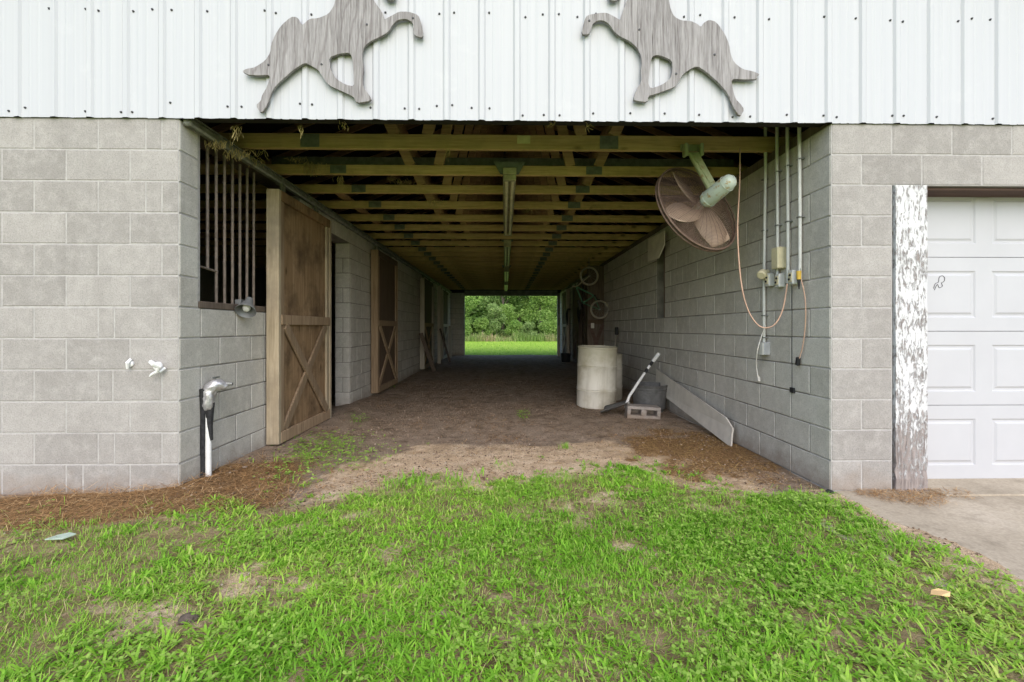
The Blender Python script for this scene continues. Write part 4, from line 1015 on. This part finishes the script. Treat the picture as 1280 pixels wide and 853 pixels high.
mb = MB(); A = G(753, 516, .01); B = P(786, 507, 5.5); ln = (B-A); side = ln.cross(Vector((0,0,1))).normalized(); nl = side.cross(ln).normalized(); nU, nV = 8, 8; vs = []; fs = []
for i in range(nU+1):
    u = i/nU; wdt = .19*(1-.12*u) if u < .9 else .15
    for j in range(nV+1):
        v_ = j/nV*2-1; vs.append(A + ln*u + side*v_*wdt + Vector((0,0,1))*(.05*v_*v_ + .045*u*u*(1-v_*v_)*1.0))
for i in range(nU):
    for j in range(nV): k = i*(nV+1)+j; fs.append((k, k+1, k+nV+2, k+nV+1))
mb.add(vs, fs); o = mb.build('blade', M['shovel'], sh, smooth=True); o.modifiers.new('t', 'SOLIDIFY').thickness = .004

# cinder block with two cores
cb = MB(); W_, H_, D_ = .39, .19, .19
def cbx(a, b, c_, d_): cb.box(a, b, -D_/2, D_/2, c_, d_, bev=.005)
cbx(-W_/2, W_/2, 0, .085); cbx(-W_/2, W_/2, H_-.038, H_); cbx(-W_/2, -W_/2+.042, .0855, H_-.0385); cbx(W_/2-.042, W_/2, .0855, H_-.0385); cbx(-.032, .032, .0855, H_-.0385)
cb.box(-W_/2+.043, -.0325, D_/2-.03, D_/2-.006, .0856, H_-.0386); cb.box(.0325, W_/2-.043, D_/2-.03, D_/2-.006, .0856, H_-.0386)
o = cb.build('cinder_block', M['cinder'], recenter=True); o.location = (1.665, 5.36, -.05); o.rotation_euler = (0, .05, -.1); tag(o, 'loose hollow concrete block lying before the ribbed grey tub', 'concrete block')
# ribbed tub
mb = MB(); pr = [(0, 0), (.17, 0)]
for i in range(9): pr += [(.18+.006*i, .02+.035*i), (.172+.006*i, .035+.035*i)]
pr += [(.235, .34), (.24, .355), (.225, .355), (.20, .05), (0, .04)]
mb.lathe(pr, (1.90, 5.80, -.01), n=36); tag(mb.build('ribbed_tub', M['shovel'], smooth=SM), 'dark grey ribbed tub beside the shovel at the wall', 'tub')
# leaning panel
n0, n1 = Vector((2.075, 4.02, -.005)), Vector((2.10, 6.10, .225))
mb = MB(); q = [n0, n1, n1+Vector((.006,.0,.285)), Vector((2.10, 4.16, .235)), Vector((2.098, 4.03, .16))]
mb.prism(q, 0, (-1,.03,0), .014); tag(mb.build('board', M['panel_grey']), 'long grey panel leaning low along the right wall', 'board')
# stick behind barrels
mb = MB(); mb.tube([(1.95, 8.2, 0), (2.10, 8.3, .98)], .016, 8); o = mb.build('broom', M['pale_wood'], smooth=True); tag(o, 'upright stick with dark head leaning behind the barrels', 'broom')
mb = MB(); mb.obox((2.10, 8.3, 1.02), (1,0,0), (0,1,0), (0,0,1), .03, .03, .07, bev=.01); mb.build('head', M['black'], o)
# leaning boards by third door
mb = MB(); mb.bar((-1.72, 10.9, .02), (-1.95, 10.35, .95), .09, .025, (1,0,0)); tag(mb.build('board', M['old_wood']), 'dark board leaning on the left wall near the third stall door', 'board')
mb = MB(); mb.bar((-1.68, 13.7, .02), (-1.93, 13.3, 1.05), .05, .03, (1,0,0)); tag(mb.build('board', M['old_wood']), 'thin dark board leaning near the last left stall door', 'board')
# bucket at the far right
mb = MB(); mb.lathe([(0,0),(.13,0),(.16,.26),(.165,.27),(.15,.27),(.12,.03),(0,.03)], (1.93, 14.0, 0), n=24); o = mb.build('bucket', M['black'], smooth=SM); tag(o, 'black bucket on the floor by the far right stall door', 'bucket')
mb = MB(); mb.tube([(1.93+.16*math.cos(a_), 14.0-.02, .26+.15*math.sin(a_)) for a_ in np.linspace(0, PI, 12)], .004, 6); mb.build('handle', M['galv'], o)
# hung halters
for i, (x, y, z) in enumerate(((1.98, 10.0, 1.75), (1.97, 11.7, 1.7), (1.97, 13.9, 1.65))):
    mb = MB()
    for k in range(4):
        w_ = .05+.03*k; L_ = .35+.16*random.random()
        mb.tube(smooth_path([(x, y-w_, z), (x-.02, y-w_*1.2, z-L_*.6), (x-.01, y, z-L_), (x-.02, y+w_*1.2, z-L_*.55), (x, y+w_, z)], 4), .011, 6)
    mb.box(x, x+.07, y-.15, y+.15, z-.02, z+.03)
    tag(mb.build('halter', M['black']), ['dark halter hung just beyond the brown panel door', 'dark halter hung on the post between two brown stall doors', 'dark halter hung farthest down the right side'][i], 'halter', 'halters hung along the right side')

# kids' bicycle hung up
bk_ = empty('bicycle', (1.7, 9.3, 1.5)); tag(bk_, 'green child bicycle hung high against the brown panel door', 'bicycle')
YB = 9.32
wa = P(737, 345, 9.3); wb = P(756.5, 387, 9.3); wa.y = wb.y = YB; wb.x = min(wb.x, 2.0)
wr = .185
ex = (wb-wa).normalized(); ey = Vector((-ex.z*-1, 0, ex.x*-1)); ey = Vector((ex.z, 0, -ex.x)); 
if ey.x > 0: ey = -ey
def bp(a, b): return wa + ex*a + ey*b
Lw = (wb-wa).length
for w0 in (wa, wb):
    mb = MB(); mb.tube([w0+Vector((math.cos(k*PI/16)*wr, 0, math.sin(k*PI/16)*wr)) for k in range(32)], .017, 8, closed=True); wh = mb.build('wheel', M['tyre'], bk_, smooth=True)
    mb = MB(); mb.tube([w0+Vector((math.cos(k*PI/16)*(wr-.02), 0, math.sin(k*PI/16)*(wr-.02))) for k in range(32)], .006, 6, closed=True)
    for k in range(12): mb.tube([w0, w0+Vector((math.cos(k*PI/6)*(wr-.02), 0, math.sin(k*PI/6)*(wr-.02)))], .0015, 4)
    mb.tube([w0+Vector((0,-.04,0)), w0+Vector((0,.04,0))], .018, 10); mb.build('rim', M['chrome'], wh, smooth=True)
hd_ = bp(.13, .33); bb = bp(Lw*.58, .02); se = bp(Lw*.68, .30)
mb = MB()
for a, b, r in ((hd_, bb, .017), (hd_+ex*.02, se, .014), (se, bb, .015), (bb, wb, .010), (se, wb, .009)): mb.tube([a, b], r, 8)
mb.build('frame', M['bike_green'], bk_, smooth=SM)
mb = MB()
for s in (-.03, .03): mb.tube([wa+Vector((0,s,0)), bp(.10, .24)+Vector((0,s,0)), hd_+Vector((0,s*.3,0))], .011, 8)
mb.tube([hd_, bp(.10, .42)], .014, 8); mb.build('fork', M['tyre'], bk_, smooth=SM)
mb = MB(); h0 = bp(.10, .42); mb.tube(smooth_path([h0+Vector((0,-.22,0))+ey*.10, h0+Vector((0,-.12,0))+ey*.09, h0, h0+Vector((0,.12,0))+ey*.09, h0+Vector((0,.2,0))+ey*.10], 4), .012, 8); mb.build('handlebar', M['black'], bk_, smooth=True)
mb = MB(); s0 = bp(Lw*.7, .38); mb.tube([se, s0], .012, 8); mb.obox(s0, ex, ey, (0,1,0), .11, .025, .05, bev=.02); mb.build('saddle', M['black'], bk_, smooth=SM)
mb = MB(); mb.tube([bb+Vector((0,-.06,0)), bb+Vector((0,.06,0))], .02, 10); mb.tube([bb+Vector((0,-.06,0)), bb+Vector((.06,-.06,-.09))], .008, 6); mb.obox(bb+Vector((.06,-.10,-.09)), (1,0,0), (0,1,0), (0,0,1), .03, .04, .01); mb.build('pedal', M['black'], bk_)
mb = MB(); mb.tube([wa+Vector((0,0,.17)), wa+Vector((0,.01,.24)), (wa.x, YB+.02, JZ+.04)], .005, 6); tag(mb.build('hook', M['galv']), 'wire hook holding the bicycle to the ceiling', 'hook')

# small bits on the ground
c = G(76, 670, .03); mb = MB(); vs = [(-.06,-.02,-.012),(.04,-.03,-.004),(.065,.012,.0),(.01,.035,-.004),(-.04,.025,-.012)]
mb.prism([Vector(q)+c for q in vs], 0, (0,0,1), .006); tag(mb.build('plastic_scrap', M['teal']), 'pale green plastic scrap in the grass by the pine straw', 'scrap')
c = G(1176, 744, .05); mb = MB(); vs = [(-.035,.005,0),(-.015,-.018,.008),(.02,-.016,.002),(.038,.0,.01),(.012,.02,.012),(-.018,.02,.006)]
mb.prism([Vector(q)+c for q in vs], 0, (0,.2,1), .002); tag(mb.build('dead_leaf', M['leaf_tan']), 'single tan dead leaf lying in the grass at right', 'leaf')
def stone(px, py, s, lab, mat='cinder'):
    c = G(px, py); bm = bmesh.new(); bmesh.ops.create_icosphere(bm, subdivisions=2, radius=1)
    for v_ in bm.verts: v_.co = Vector((v_.co.x*s*random.uniform(.8,1.2), v_.co.y*s*.8*random.uniform(.8,1.2), v_.co.z*s*.5*random.uniform(.8,1.2)))
    me = bpy.data.meshes.new('stone'); bm.to_mesh(me); bm.free(); me.materials.append(M[mat]); o = bpy.data.objects.new('stone', me); col.objects.link(o); o.location = (c.x, c.y, hz(c.x, c.y)+s*.2); tag(o, lab, 'stone')
stone(322, 613, .018, 'pale pebble on the straw below the standpipe'); stone(306, 593, .02, 'whitish stone at the foot of the left wall past the standpipe'); stone(1037, 618, .03, 'dark lump at the foot of the right corner', 'black'); stone(1028, 616, .018, 'pale pebble left of the dark lump at the right corner')
stone(235, 775, .035, 'dark clod of earth in the bare lawn patch', 'old_wood')
stone(505, 470, .05, 'grey rubble lump at the base of the left wall past the second door')

# hanging straw under the ceiling
mb = MB()
def wisp(px, py, dep, n, L, sp=.05):
    c = P(px, py, dep)
    for _ in range(n):
        a = c+Vector((random.gauss(0, sp), random.gauss(0, .015), random.uniform(-.01, .02))); b = a+Vector((random.gauss(0, .018), random.gauss(0, .02), -L*random.uniform(.3, 1)))
        mb.tube([a, (a+b)/2+Vector((random.gauss(0, .008), 0, 0)), b], .0016, 3)
for args in ((296,160,2.98,14,.10,.02),(374,157,2.98,7,.10,.008),(428,155,2.98,10,.06,.015),(390,205,4.1,60,.12,.06),(372,198,4.1,30,.05,.05),(425,222,4.15,20,.09,.02),(505,226,4.7,25,.06,.05),(490,222,4.7,20,.08,.05),(562,188,3.57,10,.10,.01),(440,214,4.15,8,.06,.01),(545,252,4.75,40,.05,.06),(660,262,5.3,20,.05,.04),(740,257,5.3,16,.06,.03),(285,172,3.4,10,.08,.03),(330,190,3.5,6,.06,.03),(300,190,3.3,50,.07,.06),(270,178,3.15,40,.07,.05),(320,200,3.6,30,.06,.04),(735,158,2.98,10,.03,.02),(690,155,2.98,8,.03,.02)): wisp(*args)
tag(mb.build('hay_wisps', M['hay'], recenter=False), 'wisps of old hay and cobweb hanging from the joists', 'hay', kind='stuff')

# ------------------------------------------------------------------ beyond the barn
X, Y = rng.uniform(-9, 10, 26000), 17.6+18*rng.random(26000)**1.3; n = len(X)
parts.append(blades(np.stack([X, Y, hfun(X, Y)], 1), rng.uniform(0, 2*PI, n), rng.uniform(.04, .10, n), rng.uniform(.008, .016, n), rng.uniform(.2, .9, n), rng.uniform(.2, 1, n), np.clip(.72+rng.normal(0, .14, n), 0, .92)))
tag(join_blades('grass', M['grass']), 'sunlit mown lawn grass beyond the far opening', 'grass', kind='stuff')
X, Y = rng.uniform(-14, 15, 16000), rng.normal(36.3, .8, 16000); n = len(X); hh_ = .12+1.15*fbm(X, Y, .9)**1.3
parts.append(blades(np.stack([X, Y, hfun(X, Y)], 1), rng.uniform(0, 2*PI, n), rng.uniform(.5, 1.1, n)*hh_, rng.uniform(.02, .05, n), rng.uniform(.05, .5, n), rng.uniform(.2, 1, n), np.clip(fbm(X, Y*0, .8)*1.1-.1+rng.normal(0, .2, n), 0, 1)))
tag(join_blades('meadow_grass', M['meadow']), 'tall straw coloured meadow weeds along the far edge of the lawn', 'meadow grass', kind='stuff')
def crown(n, clumps, size):
    """leaf quads spread on uneven clumps"""
    V = []; R = []
    w = np.array([c[3]**2 for c in clumps]); w = w/w.sum()
    for (cx, cy, cz, r), ww in zip(clumps, w):
        k = max(20, int(n*ww)); d = rng.normal(size=(k, 3)); d /= np.linalg.norm(d, axis=1)[:, None]
        rad = r*(.45+.6*rng.random(k)**.6); p = np.array([cx, cy, cz])+d*rad[:, None]*np.array([1, 1, .8])
        a = rng.normal(size=(k, 3)); a[:, 2] *= .5; a /= np.linalg.norm(a, axis=1)[:, None]; b = np.cross(a, rng.normal(size=(k, 3))); b /= np.linalg.norm(b, axis=1)[:, None]
        s = size*rng.uniform(.6, 1.3, k)[:, None]
        V.append(np.stack([p-a*s, p+b*s*.5, p+a*s, p-b*s*.5], 1).reshape(-1, 3)); R.append(np.clip(rng.normal(rng.uniform(.3, .7), .2, k), 0, 1))
    return np.concatenate(V), np.concatenate(R)
def tree(name, lab, cat, grp, loc, H, Wd, mat, trunk_h, n=6000, leaf=.10, ncl=16):
    cl = []
    for i in range(ncl):
        h = trunk_h + (H-trunk_h)*random.random()**.8; rr = Wd*(1-.75*max(0, (h-trunk_h)/(H-trunk_h))**1.6)
        a = random.uniform(0, 2*PI); q = random.random()**.5*rr*.75; cl.append((math.cos(a)*q, math.sin(a)*q, h, Wd*random.uniform(.22, .42)))
    V, R = crown(n, cl, leaf)
    r = empty(name, loc); tag(r, lab, cat, grp)
    o = fast_mesh('crown', V+np.array(loc), [np.arange(len(V)).reshape(-1, 4)], mat, R); setparent(o, r)
    mb = MB(); L_ = Vector(loc); mb.tube([L_+Vector((0,0,-.1)), L_+Vector((.05,0,H*.4)), L_+Vector((.0,.05,H*.85))], [max(.04, H*.022), max(.03, H*.016), .015], 8)
    for c in cl[:8]: mb.tube([L_+Vector((.03,0,max(.1, c[2]*.6))), L_+Vector(c[:3])], [max(.02, H*.008), .01], 5)
    mb.build('trunk' if cat == 'tree' else 'stem', M['bark'], r, smooth=True); return r
GT, GS = 'trees beyond the lawn', 'shrubs along the far edge of the lawn'
tree('tree', 'light green leafy tree at the left of the far opening', 'tree', GT, (-3.6, 38.5, 0), 5.5, 2.3, M['leaf_b'], .8, 7000)
tree('shrub', 'pale green pointed shrub in the middle of the far opening', 'shrub', GS, (-.7, 37.8, 0), 2.9, 1.35, M['leaf_d'], .3, 5000, .08)
tree('tree', 'dense mid green tree at the right of the far opening', 'tree', GT, (3.1, 39.3, 0), 5.2, 2.5, M['leaf_a'], 1.0, 7500)
tree('shrub', 'low yellow green bush below the left tree', 'shrub', GS, (-3.4, 36.9, 0), 1.5, 1.2, M['leaf_b'], .2, 3500, .07)
tree('shrub', 'low olive bush below the dense mid green tree', 'shrub', GS, (2.0, 37.2, 0), 1.3, 1.1, M['leaf_d'], .2, 3000, .07)
tree('shrub', 'rounded bush at the right edge of the far opening', 'shrub', GS, (4.7, 37.4, 0), 1.9, 1.2, M['leaf_b'], .2, 3500, .07)
tree('tree', 'dark tree standing behind the pale pointed shrub', 'tree', GT, (-.2, 44, 0), 8, 3.0, M['leaf_c'], 1.0, 8000, .13)
tree('tree', 'dark tree behind the light green leafy tree', 'tree', GT, (-4.8, 45, 0), 9, 3.2, M['leaf_c'], 1.0, 8000, .13)
tree('tree', 'dark tree behind the dense mid green tree', 'tree', GT, (4.2, 45, 0), 9, 3.2, M['leaf_a'], 1.0, 8000, .13)
tree('tree', 'mid green tree between the pointed shrub and the dense tree, farther back', 'tree', GT, (1.5, 47, 0), 9, 2.9, M['leaf_a'], 1.2, 7000, .13)
for i, (x, y, h, w, m) in enumerate(((-1.9, 37.0, 1.7, 1.0, 'leaf_a'), (.8, 37.6, 1.9, 1.1, 'leaf_b'), (3.4, 37.0, 1.5, 1.1, 'leaf_a'), (.2, 40.5, 3.2, 1.6, 'leaf_b'))):
    tree('shrub', ['small mid green bush left of the pale pointed shrub', 'light green bush right of the pale pointed shrub', 'mid green bush at the foot of the dense right tree', 'light bush standing behind the pale pointed shrub'][i], 'shrub', GS, (x, y, 0), h, w, M[m], .15, 3500, .075)
for i, (x, y, h, w, m) in enumerate(((-9, 42, 8, 3.2, 'leaf_a'), (-13.5, 44, 9, 3.4, 'leaf_c'), (9, 42, 8, 3.2, 'leaf_c'), (13.5, 44, 9, 3.4, 'leaf_a'), (-7.5, 39, 4, 2.0, 'leaf_b'), (7.4, 39, 4.5, 2.0, 'leaf_b'))):
    tree('tree', ['mid green tree left of the far opening, hidden by the barn wall', 'dark tree far left of the opening, hidden by the barn', 'dark tree right of the far opening, hidden by the barn wall', 'mid green tree far right of the opening, hidden by the barn', 'light small tree just left of the far opening', 'light small tree just right of the far opening'][i], 'tree', GT, (x, y, 0), h, w, M[m], .8, 4500, .13)
# far wood as one mass
cl = [(random.uniform(-34, 34), random.uniform(52, 60), random.random()**1.4*10+.5, random.uniform(1.5, 3)) for _ in range(320)]
V, R = crown(130000, cl, .34); tag(fast_mesh('far_wood', V, [np.arange(len(V)).reshape(-1, 4)], M['leaf_c'], R), 'dark green wood closing the view behind the trees', 'wood', kind='stuff')

# ------------------------------------------------------------------ light, world, camera
SUN_EL, SUN_PHI = math.radians(40), math.radians(6)
w = bpy.data.worlds.new('World'); sc.world = w; w.use_nodes = True
nt = w.node_tree; sky = nt.nodes.new('ShaderNodeTexSky'); sky.sky_type = 'NISHITA'; sky.sun_disc = False
sky.sun_elevation = SUN_EL; sky.sun_rotation = PI-SUN_PHI; sky.air_density = 1.0; sky.dust_density = 1.8; sky.ozone_density = 1.0
nt.links.new(sky.outputs[0], nt.nodes['Background'].inputs['Color']); nt.nodes['Background'].inputs['Strength'].default_value = .15
sun = bpy.data.lights.new('sun', 'SUN'); sun.energy = 1.0; sun.angle = math.radians(100); sun.color = (1, .98, .955)
so_ = bpy.data.objects.new('sun', sun); col.objects.link(so_); so_.rotation_euler = (PI/2-SUN_EL, 0, SUN_PHI)
cam = bpy.data.cameras.new('camera'); cam.sensor_width = 36; cam.lens = F/1280*36; cam.shift_y = -(426.5-HZ)/1280; cam.clip_start = .05; cam.clip_end = 2000
co = bpy.data.objects.new('camera', cam); col.objects.link(co); co.location = (0, 0, CZ); co.rotation_euler = (PI/2, 0, -TH); sc.camera = co
sc.view_settings.view_transform = 'Standard'; sc.view_settings.look = 'None'; sc.view_settings.exposure = 1.1; sc.view_settings.gamma = 1
sc.render.engine = 'CYCLES'; sc.cycles.max_bounces = 10; sc.cycles.diffuse_bounces = 6; sc.cycles.use_denoising = True
